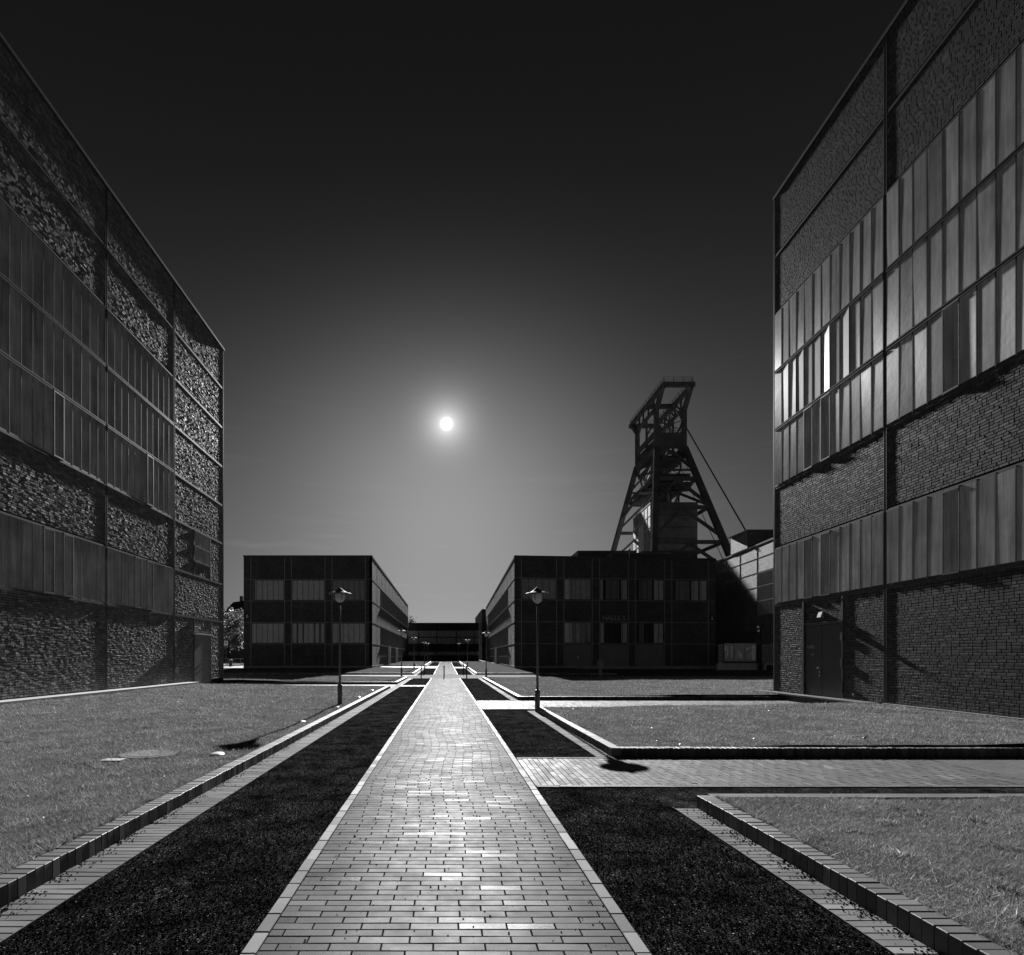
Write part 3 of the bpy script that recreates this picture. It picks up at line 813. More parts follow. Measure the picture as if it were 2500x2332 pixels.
def TR(s, n, z): return (13.2 + .034 * (s - 22.7) - n, s + .034 * n, z)
hallR = big_hall('brick_hall', 'tall brick hall filling the right edge, with a dark double exit door', -1, TR, TR, 22.7, .25,
    [(4.7, 10.7), (10.7, 16.7), (16.7, 22.7)], ['glazed'] * 3, M['right_brick'], M['glass_r'], .0003, .001, .016,
    {(16.7, 22.7): {'door': (18.6, 20.68, 2.76), 'vents': {1: [(0, 5), (0, 7)], 3: [(0, 5), (0, 7)]}}, (10.7, 16.7): {'vents': {1: [(0, 7)], 3: [(0, 7)]}}}, 4.0, 24)
def door_right():
    root = hallR
    for a, b, lab in ((18.64, 19.63, None), (19.65, 20.64, None)):
        m = MB(T=TR); m.box(a, 0, .27, b, .012, 2.72)
        d = m.build('door', M['door'], root)
        hinge_s = a - .02 if a < 19 else b + .02
        for z in (.45, 1.3, 2.15):
            h = MB(T=TR); h.box(hinge_s - .06, .0, z, hinge_s + .06, .035, z + .26); h.build('hinge', M['black'], d)
        if a > 19:
            def frame(sz, s, z, bo, txt):
                mt = Matrix.Translation(Vector(TR(s, .0135, z))) @ Matrix(((0.0268, 0, -1, 0), (-1, 0, -.0268, 0), (0, 1, 0, 0), (0, 0, 0, 1)))
                return text_mesh('lettering', txt, sz, M['letter_grey'], d, mt, .001, bo, 'CENTER', 1.0)
            frame(.155, 20.12, 1.93, .004, 'AUSGANG'); frame(.145, 20.12, 1.66, 0, 'EXIT')
            h = MB(T=TR); h.box(19.7, .01, 1.22, 19.86, .08, 1.26); h.build('door_handle', M['chrome'], d)
            for zz in (1.1, .98):
                h = MB(T=TR); h.poly([(19.73, .0, zz), (19.73, .06, zz)], .032); h.build('lock', M['chrome'], d)
            tag(d, 'door leaf lettered AUSGANG and EXIT')
    for s in (18.6, 20.68):
        m = MB(T=TR); m.box(s - .05, 0, .25, s + .05, .02 if s < 20 else .065, 3.63); m.build('post', M['steel'], root)
    m = MB(T=TR); m.box(18.55, 0, 2.74, 20.73, .03, 2.78); m.box(18.55, 0, 2.80, 20.73, .04, 2.84); m.build('door_head', M['steel_light'], root)
    # wedge wall lamp
    m = MB(T=TR); a, b = 19.58, 19.79
    m.add([(a, 0, 3.0), (b, 0, 3.0), (b, .11, 3.0), (a, .11, 3.0), (a, 0, 3.2), (b, 0, 3.2), (b, .04, 3.2), (a, .04, 3.2)],
          [(0, 3, 2, 1), (4, 5, 6, 7), (0, 1, 5, 4), (1, 2, 6, 5), (2, 3, 7, 6), (3, 0, 4, 7)])
    m.build('wall_lamp', M['concrete'], root)
    # door stops
    for s in (21.72, 17.9):
        m = MB(T=TR); m.poly([(s, 0, .42), (s, .13, .42)], .018, 8); m.poly([(s, .13, .40), (s, .13, .46)], .026, 8); m.build('door_stop', M['chrome'], root)
    m = MB(T=TR); m.box(4, 0, .1, 16.7, .1, .25); m.box(4, .1, .0, 16.9, .42, .2); m.build('ledge', M['plinth'], root)
door_right()
m = MB(); m.box(13.25, 22.705, .2, 37, 22.74, 19.9); m.build('end_wall', M['hall_brick_front'], hallR)
m = MB(T=TR); m.box(22.73, -.02, .2, 22.75, .016, 19.95); m.build('corner_trim', M['steel_light'], hallR)
def steps():
    root = empty('entrance_step', (12.8, 20.3, 0), 'low dark brick platform with upright bricks in front of the exit door', 'step')
    m = MB(T=TR); m.box(16.9, 0, 0, 23.3, .52, .235); b = m.build('step_base', M['mortar'], root)
    W, F = brick_array([(16.95, 23.28, .02, .235)], lambda s, n, z: TR(s, n + .52, z), .01, .001, .004, bl=.075, rh=.215)
    link_mesh('step_face', W, F.tolist(), M['kerb'], root)
    cells = []; s = 16.92
    while s < 23.3: cells.append((s, min(s + .075, 23.3) - .006)); s += .078
    m = MB(T=TR)
    for a, b2 in cells: m.box(a, .02, .2, b2, .55, .25 + random.uniform(0, .002))
    m.build('step_tread', M['kerb'], root)
steps()

# ------------------------------------------------------------------ two-storey halls in the middle distance
ZL = [13.5, 10.95, 8.35, 5.76, 3.18, .55]
def clear_window(parent, T, u0, u1, z0, z1, n, curtain, flip, name='window'):
    """T(u,n,z); glass, frame, room and curtains set back behind it"""
    f = MB(T=T)
    f.box(u0, .0, z0, u1, .05, z0 + .07); f.box(u0, 0, z1 - .07, u1, .05, z1)
    f.box(u0, .0, z0, u0 + .06, .05, z1); f.box(u1 - .06, 0, z0, u1, .05, z1)
    st = (u1 - u0) / n
    for i in range(1, n): f.box(u0 + i * st - .02, .0, z0 + .07, u0 + i * st + .02, .045, z1 - .07)
    fr = f.build(name, M['steel_dark'], parent)
    g = MB(T=T); g.add([(u0 + .05, .02, z0 + .05), (u1 - .05, .02, z0 + .05), (u1 - .05, .02, z1 - .05), (u0 + .05, .02, z1 - .05)], [(3, 2, 1, 0) if flip else (0, 1, 2, 3)])
    g.build('pane', M['pane'], fr)
    for (c0, c1, mat) in curtain:
        a = u0 + (u1 - u0) * c0 + .05; b = u0 + (u1 - u0) * c1 - .05
        c = MB(T=T); k = int((b - a) / .05) + 1; vs_ = []; ph = random.uniform(0, 6)
        for i in range(k + 1):
            uu = a + (b - a) * i / k; nn = -.12 + .035 * math.sin(i * 1.35 + ph) + .025 * math.sin(i * .47 + ph * 2)
            vs_ += [(uu, nn, z0 + .08), (uu, nn, z1 - .06)]
        c.add(vs_, [(2 * i, 2 * i + 2, 2 * i + 3, 2 * i + 1) for i in range(k)]); c.build('curtain', mat, fr)

def facade_wall(T, spans, z0, z1, holes):
    """wall sheet with thickness between u-spans, leaving holes (u0,u1,z0,z1); returns MB"""
    m = MB(T=T); us = sorted({spans[0], spans[1]} | {h[0] for h in holes} | {h[1] for h in holes}); zs = sorted({z0, z1} | {h[2] for h in holes} | {h[3] for h in holes})
    for i in range(len(us) - 1):
        for j in range(len(zs) - 1):
            um = (us[i] + us[i + 1]) / 2; zm = (zs[j] + zs[j + 1]) / 2
            if any(h[0] < um < h[1] and h[2] < zm < h[3] for h in holes): continue
            m.box(us[i], -.3, zs[j], us[i + 1], 0, zs[j + 1])
    return m

def mid_hall(name, label, TF, W, TS, S0, S1, bays, gates, low_windows, fb, sb, side_up, side_mid, side_low, side_door, num, zl, flipS, ztop):
    p0 = TF(0, 0, 0)
    root = empty(name, (p0[0], p0[1], 0.2), label, 'building')
    zl = [ztop] + ZL[1:]
    up = [(a, b, zl[2] + .06, zl[1] - .06) for a, b in bays]
    lo = [(a, b, zl[4] + .06, zl[3] - .06) for i, (a, b) in enumerate(bays) if i in low_windows]
    ga = [(bays[i][0], bays[i][1], .2, zl[4] - .05) for i in gates]
    facade_wall(TF, (0, W), zl[5], ztop, up + lo + ga).build('front_wall', fb, root)
    # steel grid on the front
    for a, b in bays:
        for u in (a - .04, b + .04):
            m = MB(T=TF); m.box(u - .04, 0, zl[5], u + .04, .025, ztop - .05); m.build('post', M['front_steel'], root)
    for z in zl[1:5]:
        m = MB(T=TF); m.box(.0, 0, z - .03, W, .02, z + .03); m.build('beam', M['front_steel'], root)
    m = MB(T=TF); m.box(-.05, -.35, ztop - .1, W + .05, .06, ztop + .12); m.build('roof_edge', M['steel_dark'], root)
    m = MB(T=TF); m.box(-.02, -.3, .0, W + .02, .035, zl[5])
    m.build('plinth', M['plinth'], root)
    for (a, b, z0, z1), (c) in zip(up, num['up']): clear_window(root, TF, a, b, z0, z1, num['n'], c, False)
    for (a, b, z0, z1), (c) in zip(lo, num['lo']): clear_window(root, TF, a, b, z0, z1, num['n'], c, False)
    for (a, b, z0, z1) in ga:
        m = MB(T=TF); mid = (a + b) / 2
        m.box(a + .05, -.05, .22, mid - .01, .03, z1 - .05); m.box(mid + .01, -.05, .22, b - .05, .03, z1 - .05)
        g = m.build('gate', M['gate'], root)
        h = MB(T=TF); h.box(mid - .06, .03, 1.45, mid - .02, .08, 1.75); h.build('door_handle', M['chrome'], g)
        h = MB(T=TF)
        for z in (.7, 1.7, 2.6):
            h.box(a + .03, .03, z, a + .1, .07, z + .15); h.box(b - .1, .03, z, b - .03, .07, z + .15)
        h.build('hinge', M['black'], g)
    # street side
    holes = []
    for (a, b) in side_up: holes.append((a, b, zl[2] + .06, zl[1] - .06))
    for (a, b) in side_mid: holes.append((a, b, zl[4] + .06, zl[3] - .06))
    for (a, b) in side_low: holes.append((a, b, 1.75, zl[4] - .06))
    base_s = gz(S0) + .0
    facade_wall(TS, (S0, S1), .3, ztop, holes).build('side_wall', sb, root)
    for (a, b, z0, z1) in holes:
        n = max(2, round((b - a) / (1.15 if z1 - z0 > 2 else 1.5)))
        m = MB(T=TS); g = MB(T=TS); st = (b - a) / n
        g.add([(a, -.06, z0), (b, -.06, z0), (b, -.06, z1), (a, -.06, z1)], [(3, 2, 1, 0) if flipS else (0, 1, 2, 3)])
        for i in range(n + 1): m.box(a + i * st - .03, -.08, z0, a + i * st + .03, .006, z1)
        fr = m.build('window', M['front_steel'], root); g.build('pane', M['sidepane'], fr)
        m = MB(T=TS); m.box(a, -.02, z0 - .05, b, .05, z0); m.build('sill', M['concrete'], fr)
    for z in zl[1:5]:
        m = MB(T=TS); m.box(S0, 0, z - .035, S1, .006, z + .035); m.build('beam', M['sidesteel'], root)
    s = S0 + 5.2
    k = 0
    while s < S1:
        m = MB(T=TS); m.box(s - .04, 0, .3, s + .04, .004, ztop - .05); m.build('post', M['steel_light'], root); s += 5.2
    m = MB(T=TS); m.box(S0, -.3, ztop - .1, S1, .014, ztop + .12); m.build('roof_edge', M['steel_light'], root)
    m = MB(T=TS); m.box(S0, -.3, 0, S1, .05, gz(S0) + .38); m.build('plinth', M['plinth'], root)
    for sd in side_door:
        m = MB(T=TS); m.box(sd, 0, gz(sd) + .1, sd + 1.9, .05, zl[4] - .1); d = m.build('door', M['door_pale'], root)
        m = MB(T=TS); m.box(sd - .15, 0, gz(sd), sd, .22, zl[4] + .12); m.box(sd + 1.9, 0, gz(sd), sd + 2.05, .22, zl[4] + .12); m.build('door_frame', M['white'], d)
    return root
M['sidepane'] = m_plain('side_window_glass', 0.03, 0.12, 0.8, var=0.3)
M['sidesteel'] = m_plain('side_steel', 0.42, 0.35, 0.6, var=0.1)

C, D_ = M['curtain'], M['curtain_dim']
full = [(0, 1, C)]; dim = [(0, 1, D_)]
# left middle hall (number 6)
def TF6(u, n, z): return (-24.3 + u, 68.0 - n, z)
def TS6(s, n, z): return (-8.87 + n, s, z)
k6 = .01116
b6 = [((275 - 197) * k6 + .04, (637 - 197) * k6 - .04), ((712 - 197) * k6 + .04, (1075 - 197) * k6 - .04), ((1148 - 197) * k6 + .04, (1510 - 197) * k6 - .04)]
hall6 = mid_hall('office_hall', 'dark hall number 6 with six curtained windows, left of the path', TF6, 15.43, TS6, 68.0, 134.0, b6, [], (0, 1, 2),
    M['hall_brick_front'], M['hall_brick_side'], [(77, 133)], [(77, 133)], [(77.5, 86), (90, 133)], [87.3, 100.5],
    {'n': 6, 'up': [[(.1, 1, C)], full, dim], 'lo': [full, [(0, .15, C), (.18, .33, C), (.36, .68, C), (.70, .84, C), (.88, 1, C)], full]}, ZL, True, 13.72)
m = MB(); m.box(-24.3, 68.3, .2, -9.17, 134, 13.6); m.build('interior', M['room'], hall6)
m = MB(); m.box(-24.3, 68.0, 13.6, -8.9, 134, 13.8); m.build('roof', M['roof'], hall6)
def number(txt, x, y, z, parent, size=.42):
    b = MB(); b.box(x - .3, y + .01, z - .15, x + .3, y + .03, z + .75); p = b.build('number_plate', M['black'], parent)
    mt = Matrix.Translation((x, y, z + .1)) @ Matrix.Rotation(math.pi / 2, 4, 'X')
    text_mesh('number', txt, size * 1.25, M['letter_white'], p, mt, .005, .006, 'CENTER')
number('6', -23.85, 67.93, 6.25, hall6)

# right middle hall (number 5), its front turned a little
ANG5 = math.atan2(2.1, 24.7)
def TF5(u, n, z): return (8.14 + u * math.cos(ANG5) + n * math.sin(ANG5), 66.5 + u * math.sin(ANG5) - n * math.cos(ANG5), z)
def TS5(s, n, z): return (8.14 + .022 * (s - 66.5) - n, s, z)
def u5(d):      # picture column of the detail crop -> metres along the turned front
    px = 1230 + d * .27666 - 1088
    return (px * 66.5 / 1380 - 8.14) / (math.cos(ANG5) - px / 1380 * math.sin(ANG5))
b5 = [(u5(a) + .04, u5(b) - .04) for a, b in ((155, 465), (530, 780), (845, 1098), (1163, 1418), (1482, 1805))]
W5 = u5(1868)
hall5 = mid_hall('office_hall', 'dark hall number 5 with three grey gates, right of the path', TF5, W5, TS5, 66.5, 135.8, b5, (1, 2, 3), (1, 2, 3),
    M['hall_brick_front'], M['hall_brick_side'], [(75.7, 127)], [(75.7, 127)], [(75.7, 95.5), (103, 127)], [97.5],
    {'n': 5, 'up': [dim, [(0, .25, C), (.3, 1, D_)], [(0, .14, C), (.2, .72, D_), (.76, 1, C)], [(.1, .6, D_), (.64, 1, C)], [(.1, .5, D_), (.55, .75, C), (.77, .98, C)]],
     'lo': [[(0, .28, C), (.4, .6, D_), (.85, 1, D_)], [(0, .17, C), (.76, 1, C)], [(0.1, .3, D_), (.64, 1, C)]]}, ZL, False, 13.45)
m = MB(); m.hexa([(8.5, 66.95, .2), (32.3, 69.0, .2), (32.5, 135.8, .2), (10.0, 135.8, .2), (8.5, 66.95, 13.3), (32.3, 69.0, 13.3), (32.5, 135.8, 13.3), (10.0, 135.8, 13.3)]); m.build('interior', M['room'], hall5)
m = MB(); m.hexa([(8.2, 66.6, 13.3), (32.8, 68.7, 13.3), (32.8, 135.8, 13.3), (9.72, 135.8, 13.3), (8.2, 66.6, 13.46), (32.8, 68.7, 13.46), (32.8, 135.8, 13.46), (9.72, 135.8, 13.46)]); m.build('roof', M['roof'], hall5)
def halle5():
    u = (b5[2][0] + b5[2][1]) / 2; p = TF5(u, .02, 6.0)
    mt = Matrix.Translation(p) @ Matrix.Rotation(ANG5, 4, 'Z') @ Matrix.Rotation(math.pi / 2, 4, 'X')
    text_mesh('lettering', 'HALLE 5', .78, M['front_steel'], hall5, mt, .03, .01, 'CENTER')
    pn = TF5(u5(1836), .04, 6.05)
    number('5', pn[0], pn[1] - .03, 6.0, hall5)
halle5()
def roof_boxes():
    for (x0, x1, y0, y1, z, lab) in ((18.75, 27.0, 80, 84.8, 16.55, 'taller'), (22.1, 29.7, 75, 79, 15.35, 'lower')):
        m = MB(); m.box(x0, y0, 13.46, x1, y1, z); a = m.build('rooftop_box', M['hall_brick_front'], hall5)
        m = MB(); m.box(x0 - .1, y0 - .1, z, x1 + .1, y1 + .1, z + .1); m.build('roof_edge', M['steel_light'], a)
        m = MB(); m.box(x0 - .02, y0, 13.46, x0, y1, z); m.build('side_face', M['sunlit_tone_brick_side'], a)  # sunlit side of the box painted as a skin of paler brick
    m = MB(); m.poly([(23.4, 72, 13.4), (23.4, 72, 15.1)], .06); m.lathe(23.4, 72, [(.01, 15.05), (.16, 15.2), (.16, 15.3), (.01, 15.45)], 10); m.build('vent_pipe', M['chrome'], hall5)
roof_boxes()

# hall closing the axis
def end_hall():
    root = empty('cross_hall', (-.5, 138, gz(138)), 'low wide hall closing the end of the path with two glazed bands', 'building')
    T = lambda u, n, z: (u, 138 - n, z)
    m = MB(); m.box(-14, 138.05, .5, 8.1, 153, 9.75); m.build('wall', M['hall_brick_front'], root)
    m = MB(); m.box(-14.05, 137.9, 9.75, 8.12, 153, 9.95); m.build('roof_edge', M['steel_dark'], root)
    def zz(px): return EYE + px * .1
    for (za, zb) in ((1604 - 1540, 1604 - 1572), (1604 - 1591, 1604 - 1600)):
        z1 = EYE + za * .1; z0 = EYE + zb * .1
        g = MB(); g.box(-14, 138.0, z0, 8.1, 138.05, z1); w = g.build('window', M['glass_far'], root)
        f = MB(); x = -14
        while x < 8: f.box(x - .03, 137.94, z0, x + .03, 138.0, z1); x += .5
        f.box(-14, 137.93, z0 - .1, 8.1, 138, z0); f.box(-14, 137.93, z1, 8.1, 138, z1 + .1)
        if z1 - z0 > 2: f.box(-14, 137.93, (z0 + z1) / 2 - .1, 8.1, 138, (z0 + z1) / 2 + .1)
        f.build('window_frame', M['steel_dark'], w)
    for x in (-6.6, -2.1, 2.6, 7.0):
        f = MB(); f.box(x - .1, 137.9, .8, x + .1, 138.02, 9.7); f.build('post', M['steel_dark'], root)
    root = empty('far_hall', (9.2, 141, gz(140)), 'narrow brick building end rising behind the right hall beside the path', 'building')
    m = MB(); m.box(9.1, 141, .5, 20, 174, 13.4); m.build('wall', M['hall_brick_side'], root)
    m = MB(); m.box(9.0, 140.9, 13.4, 20, 174, 13.55); m.build('roof_edge', M['steel_light'], root)
end_hall()

# sunlit hall far right with block on the roof
def TC(s, n, z): return (37.6 + .075 * (s - 64.7) - n, s + .075 * n, z)
def right_far_hall():
    root = empty('grid_hall', (39, 84, gz(84)), 'sunlit brick hall with steel grid and ribbed window, between the right halls', 'building')
    m = MB(T=TC); m.box(48, -20, 0, 83, 0, 15.15); m.build('wall', M['sunlit_tone_brick_side'], root)
    m = MB(T=TC); m.box(48, -20, 15.15, 83.05, .05, 15.33); m.build('roof_edge', M['steel_light'], root)
    for z in (13.6, 11.85, 10.1, 8.35, 6.6, 4.8):
        m = MB(T=TC); m.box(48, 0, z - .035, 83, .02, z + .035); m.build('beam', M['steel_light'], root)
    for s in (53, 58, 63.3, 68.8, 73.5, 77.7):
        m = MB(T=TC); m.box(s - .035, 0, 0, s + .035, .022, 15.15); m.build('post', M['steel_light'], root)
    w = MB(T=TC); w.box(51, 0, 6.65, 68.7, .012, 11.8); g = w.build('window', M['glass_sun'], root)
    f = MB(T=TC); s = 51
    while s < 68.7: f.box(s - .025, .012, 6.65, s + .025, .04, 11.8); s += .45
    for z in (8.35, 10.1): f.box(51, .012, z - .06, 68.7, .035, z + .06)
    f.build('window_frame', M['steel_light'], g)
    w = MB(T=TC); w.box(68.9, 0, 2.85, 83, .02, 4.7); g = w.build('louver_band', M['steel_dark'], root)
    f = MB(T=TC); s = 69.1
    while s < 83: f.box(s - .03, .02, 2.85, s + .03, .05, 4.7); s += .5
    f.build('louver_bars', M['front_steel'], g)
    m = MB(); m.box(38.35, 71.2, 15.34, 52, 76, 17.55); b = m.build('rooftop_block', M['sunlit_tone_brick_front'], root)
    m = MB(); m.add([(38.0, 71.2, 15.34), (38.0, 71.2, 17.55), (38.35, 76, 17.55), (38.35, 76, 15.34), (38.35, 71.2, 15.34), (38.35, 71.2, 17.55)], [(0, 1, 2, 3), (0, 4, 5, 1)]); m.build('side_face', M['sunlit_tone_brick_side'], b)
    m = MB(); m.box(37.95, 71.1, 17.55, 52, 76.1, 17.65); m.build('roof_edge', M['steel_light'], b)
    root = empty('low_wing', (40, 96, gz(96)), 'dark low annex building under the winding tower, behind the roof of hall 5', 'building')
    m = MB(); m.box(33.6, 97, 0, 43.2, 101.5, 19.6); m.build('wall', M['hall_brick_front'], root)
    m = MB(); m.box(33.5, 96.9, 19.6, 43.3, 101.6, 19.75); m.build('roof_edge', M['steel'], root)
right_far_hall()

# ------------------------------------------------------------------ shaft building and winding tower
def shaft():
    root = empty('shaft_building', (40, 110, .6), 'tall brick shaft building with sunlit side, inside the winding tower', 'building')
    T = lambda s, n, z: (40 + .075 * (s - 110.5) - n, s, z)
    m = MB(T=T); m.box(110.5, -9.2, .3, 123.5, 0, 31.6); m.build('wall', M['sunlit_tone_brick_side'], root)
    m = MB(); m.box(40.02, 110.42, .3, 49.2, 110.5, 31.6); m.build('front_wall', M['sunlit_tone_brick_front'], root)
    m = MB(T=T); m.box(110.4, -9.3, 31.6, 123.6, .04, 31.85); m.build('roof_edge', M['steel_light'], root)
    for z in (29.3, 27.0, 24.7, 22.4, 20.1):
        m = MB(T=T); m.box(110.5, 0, z - .06, 123.5, .03, z + .06); m.build('beam', M['steel_light'], root)
        m = MB(); m.box(40.02, 110.36, z - .05, 49.2, 110.42, z + .05); m.build('beam', M['steel_dark'], root)
    for s in (112.6, 115, 119, 121.3):
        m = MB(T=T); m.box(s - .06, 0, 15, s + .06, .03, 31.5); m.build('post', M['steel_light'], root)
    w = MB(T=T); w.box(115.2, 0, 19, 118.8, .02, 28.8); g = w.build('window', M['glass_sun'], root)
    f = MB(T=T); s = 115.2
    while s < 118.9: f.box(s - .04, .02, 19, s + .04, .06, 28.8); s += .6
    f.build('window_frame', M['steel_light'], g)
    mt = Matrix.Translation(T(121.0, .05, 29.7)) @ Matrix(((-.03, 0, -1, 0), (-1, 0, 0, 0), (0, 1, 0, 0), (0, 0, 0, 1)))
    text_mesh('lettering', 'Zollverein', 1.75, M['steel_dark'], root, mt, .06, .02, 'LEFT')
shaft()

def tower():
    root = empty('winding_tower', (45, 119.5, .6), 'tall dark steel pit winding tower with rope wheels and braced legs above the hall roofs', 'winding tower')
    S = M['tower']
    XL, XR = 42.5, 48.1; YF, YR = 114.0, 125.3; ZB = 44.0
    a, b = .175, .42
    def leg(ix, iy, z):   # centre line of a leg at height z below ZB
        dz = ZB - z
        return Vector(((XL - a * dz) if ix == 0 else (XR + a * dz), (YF - b * dz) if iy == 0 else (YR + b * dz), z))
    for ix in (0, 1):
        for iy in (0, 1):
            p0 = leg(ix, iy, 1.0); p1 = leg(ix, iy, ZB)
            m = MB(); d = .55
            m.hexa([p0 + Vector((sx * d, sy * d, 0)) for sx, sy in ((-1, -1), (1, -1), (1, 1), (-1, 1))] + [p1 + Vector((sx * .45, sy * .45, 0)) for sx, sy in ((-1, -1), (1, -1), (1, 1), (-1, 1))])
            m.build('leg', S, root)
            # upper column, cranked outwards to the ring
            x = XL if ix == 0 else XR; y = YF if iy == 0 else YR; yo = 110.2 if iy == 0 else 129.6
            m = MB(); w = .42
            m.beam((x, y, ZB - .2), (x, y, 51.6), .8, .85, (0, 1, 0)); m.beam((x, y, 51.3), (x, yo + (.6 if iy == 0 else -.6), 54.5), .8, .8, (0, 1, 0))
            m.build('column', S, root)
            m = MB(); ps = [leg(ix, iy, z) for z in (1, ZB)]
            for k in (-1, 1): m.beam(ps[0] + Vector((k * .62, -.6 if iy == 0 else .6, 0)), ps[1] + Vector((k * .5, -.5 if iy == 0 else .5, 0)), .06, .12)
            m.build('leg_flange', S, root)
    # ring beam at the top
    for (p, q) in (((XL, 110, 54.6), (XR, 110, 54.6)), ((XL, 129.8, 54.6), (XR, 129.8, 54.6)), ((XL, 109.6, 54.6), (XL, 130.2, 54.6)), ((XR, 109.6, 54.6), (XR, 130.2, 54.6)), ((XL, 119.6, 54.6), (XR, 119.6, 54.6))):
        m = MB(); m.beam(p, q, .7, .85); m.build('ring_beam', S, root)
    # truss under the right long beam, braces on the left
    for x in (XL, XR):
        m = MB(); m.beam((x, 114.6, 51.9), (x, 124.7, 51.9), .5, .6)
        for y in (115.5, 118.5, 121.5, 124): m.beam((x, y, 52), (x, y, 54.4), .3, .35)
        if x == XR:
            for y in (115.5, 118.5, 121.5): m.beam((x, y, 52), (x, y + 3, 54.4), .25, .25)
        m.build('side_truss', S, root)
    # upper side beams
    for x in (XL, XR):
        m = MB(); m.beam((x, YF, 46.9), (x, YR, 46.9), .6, .9); m.beam((x, YF, 43.6), (x, YR, 43.6), .7, 1.1)
        m.beam((x, 119.6, 43.6), (x, 119.6, 52), .35, .4)
        for (yy, s) in ((YF, 1), (YR, -1)):
            m.beam((x, yy, 41.8), (x, yy + s * 2.2, 43.8), .6, .5); m.beam((x, yy, 45.6), (x, yy + s * 1.6, 46.9), .45, .4)
            m.beam((x, yy, 49.8), (x, yy + s * 1.8, 51.8), .45, .45)
        m.build('side_beam', S, root)
    # solid plates front and rear with rounded arch below
    for y in (YF - .2, YR + .2):
        m = MB(); m.box(XL - .2, y - .15, 43.6, XR + .2, y + .15, 46.7)
        for (x, s) in ((XL, 1), (XR, -1)):
            m.add([(x - s * .3, y - .12, 43.6), (x + s * 1.6, y - .12, 43.6), (x + s * .6, y - .12, 42.9), (x + s * .2, y - .12, 41.6), (x - s * .3, y - .12, 41.6),
                   (x - s * .3, y + .12, 43.6), (x + s * 1.6, y + .12, 43.6), (x + s * .6, y + .12, 42.9), (x + s * .2, y + .12, 41.6), (x - s * .3, y + .12, 41.6)],
                  [(0, 1, 2, 3, 4), (9, 8, 7, 6, 5), (0, 5, 6, 1), (1, 6, 7, 2), (2, 7, 8, 3), (3, 8, 9, 4), (4, 9, 5, 0)])
        m.build('portal_plate', S, root)
    # front / rear / side horizontals and inverted V braces
    def P(ix, iy, z): return leg(ix, iy, z)
    lv = [38.6, 36.6, 30.3, 23.0, 15.0, 8.0]
    for iy in (0, 1):
        for z, h in zip(lv, (.35, .8, .7, .7, .7, .6)):
            m = MB(); m.beam(P(0, iy, z), P(1, iy, z), .4, h); m.build('cross_beam', S, root)
        for (zt_, zb_) in ((36.3, 31.2), (30.0, 24.2), (22.7, 16), (43.0, 38.9), (14.6, 8.4)):
            ap = (P(0, iy, zt_) + P(1, iy, zt_)) / 2
            for ix in (0, 1):
                m = MB(); q = P(ix, iy, zb_); m.beam(ap + Vector(((-.3 if ix == 0 else .3), 0, -.2)), q, .45, .62, (0, 1, 0)); m.build('brace', S, root)
            m = MB(); m.box(ap.x - .7, ap.y - .12, ap.z - .7, ap.x + .7, ap.y + .12, ap.z + .2); m.build('gusset', S, root)
    for ix in (0, 1):
        for z in ((36.6, 14.0) if ix == 0 else (36.6, 30.3, 23.0, 14.0)):
            m = MB(); m.beam(P(ix, 0, z), P(ix, 1, z), .4, .6); m.build('cross_beam', S, root)
        for (zt_, zb_) in (((36.2, 33.5),) if ix == 0 else ((22.7, 14.4), (36.2, 30.8))):
            ap = (P(ix, 0, zt_) + P(ix, 1, zt_)) / 2
            for iy in (0, 1):
                m = MB(); m.beam(ap, P(ix, iy, zb_), .4, .5, (1, 0, 0)); m.build('brace', S, root)
    # machine floors
    for z, h in ((46.6, .5), (38.0, .5), (36.2, .6), (41.8, .8)):
        p = P(0, 0, min(z, ZB)); q = P(1, 1, min(z, ZB))
        y0 = max(p.y, 111) + .6; y1 = q.y - .6
        m = MB(); m.box(p.x + .6, y0, z - h, q.x - .6, (y1 if z < 41 or z > 46 else y1), z); m.build('machine_floor', S, root)
    for bb in ((43.2, 117, 38.0, 44.8, 123, 40.8), (43.0, 118, 36.2, 47.5, 122, 37.5), (45.6, 112.5, 35.0, 48.9, 114.2, 35.9)):
        m = MB(); m.box(*bb); m.build('machinery', S, root)
    # wheels
    def wheel(cx, cy, cz, r, az):
        d = Vector((math.sin(az), math.cos(az), 0)); n = Vector((d.y, -d.x, 0)); u = Vector((0, 0, 1)); c = Vector((cx, cy, cz))
        m = MB(); k = 40
        vs_ = []; fs_ = []
        for i in range(k):
            t = 2 * math.pi * i / k; e = d * math.cos(t) + u * math.sin(t)
            vs_ += [c + e * (r - .25) + n * .16, c + e * r + n * .16, c + e * r - n * .16, c + e * (r - .25) - n * .16]
        for i in range(k):
            j = (i + 1) % k
            for q in range(4): fs_.append((4 * i + q, 4 * j + q, 4 * j + (q + 1) % 4, 4 * i + (q + 1) % 4))
        m.add(vs_, fs_); w = m.build('rope_wheel', S, root)
        m = MB()
        for i in range(10):
            t = 2 * math.pi * i / 10; e = d * math.cos(t) + u * math.sin(t); m.beam(c + n * .2 * (1 if i % 2 else -1), c + e * (r - .2), .1, .12)
        m.poly([c - n * .5, c + n * .5], .38, 12); m.build('spokes', S, w)
    azw = math.radians(16)
    wheel(46.0, 116.3, 49.4, 2.9, -azw - math.radians(22)); wheel(46.0, 122.5, 49.4, 2.9, -azw - math.radians(22))
    wheel(46.1, 116.6, 40.4, 2.7, -azw - math.radians(22)); wheel(44.6, 122.5, 40.4, 2.7, -azw - math.radians(22))
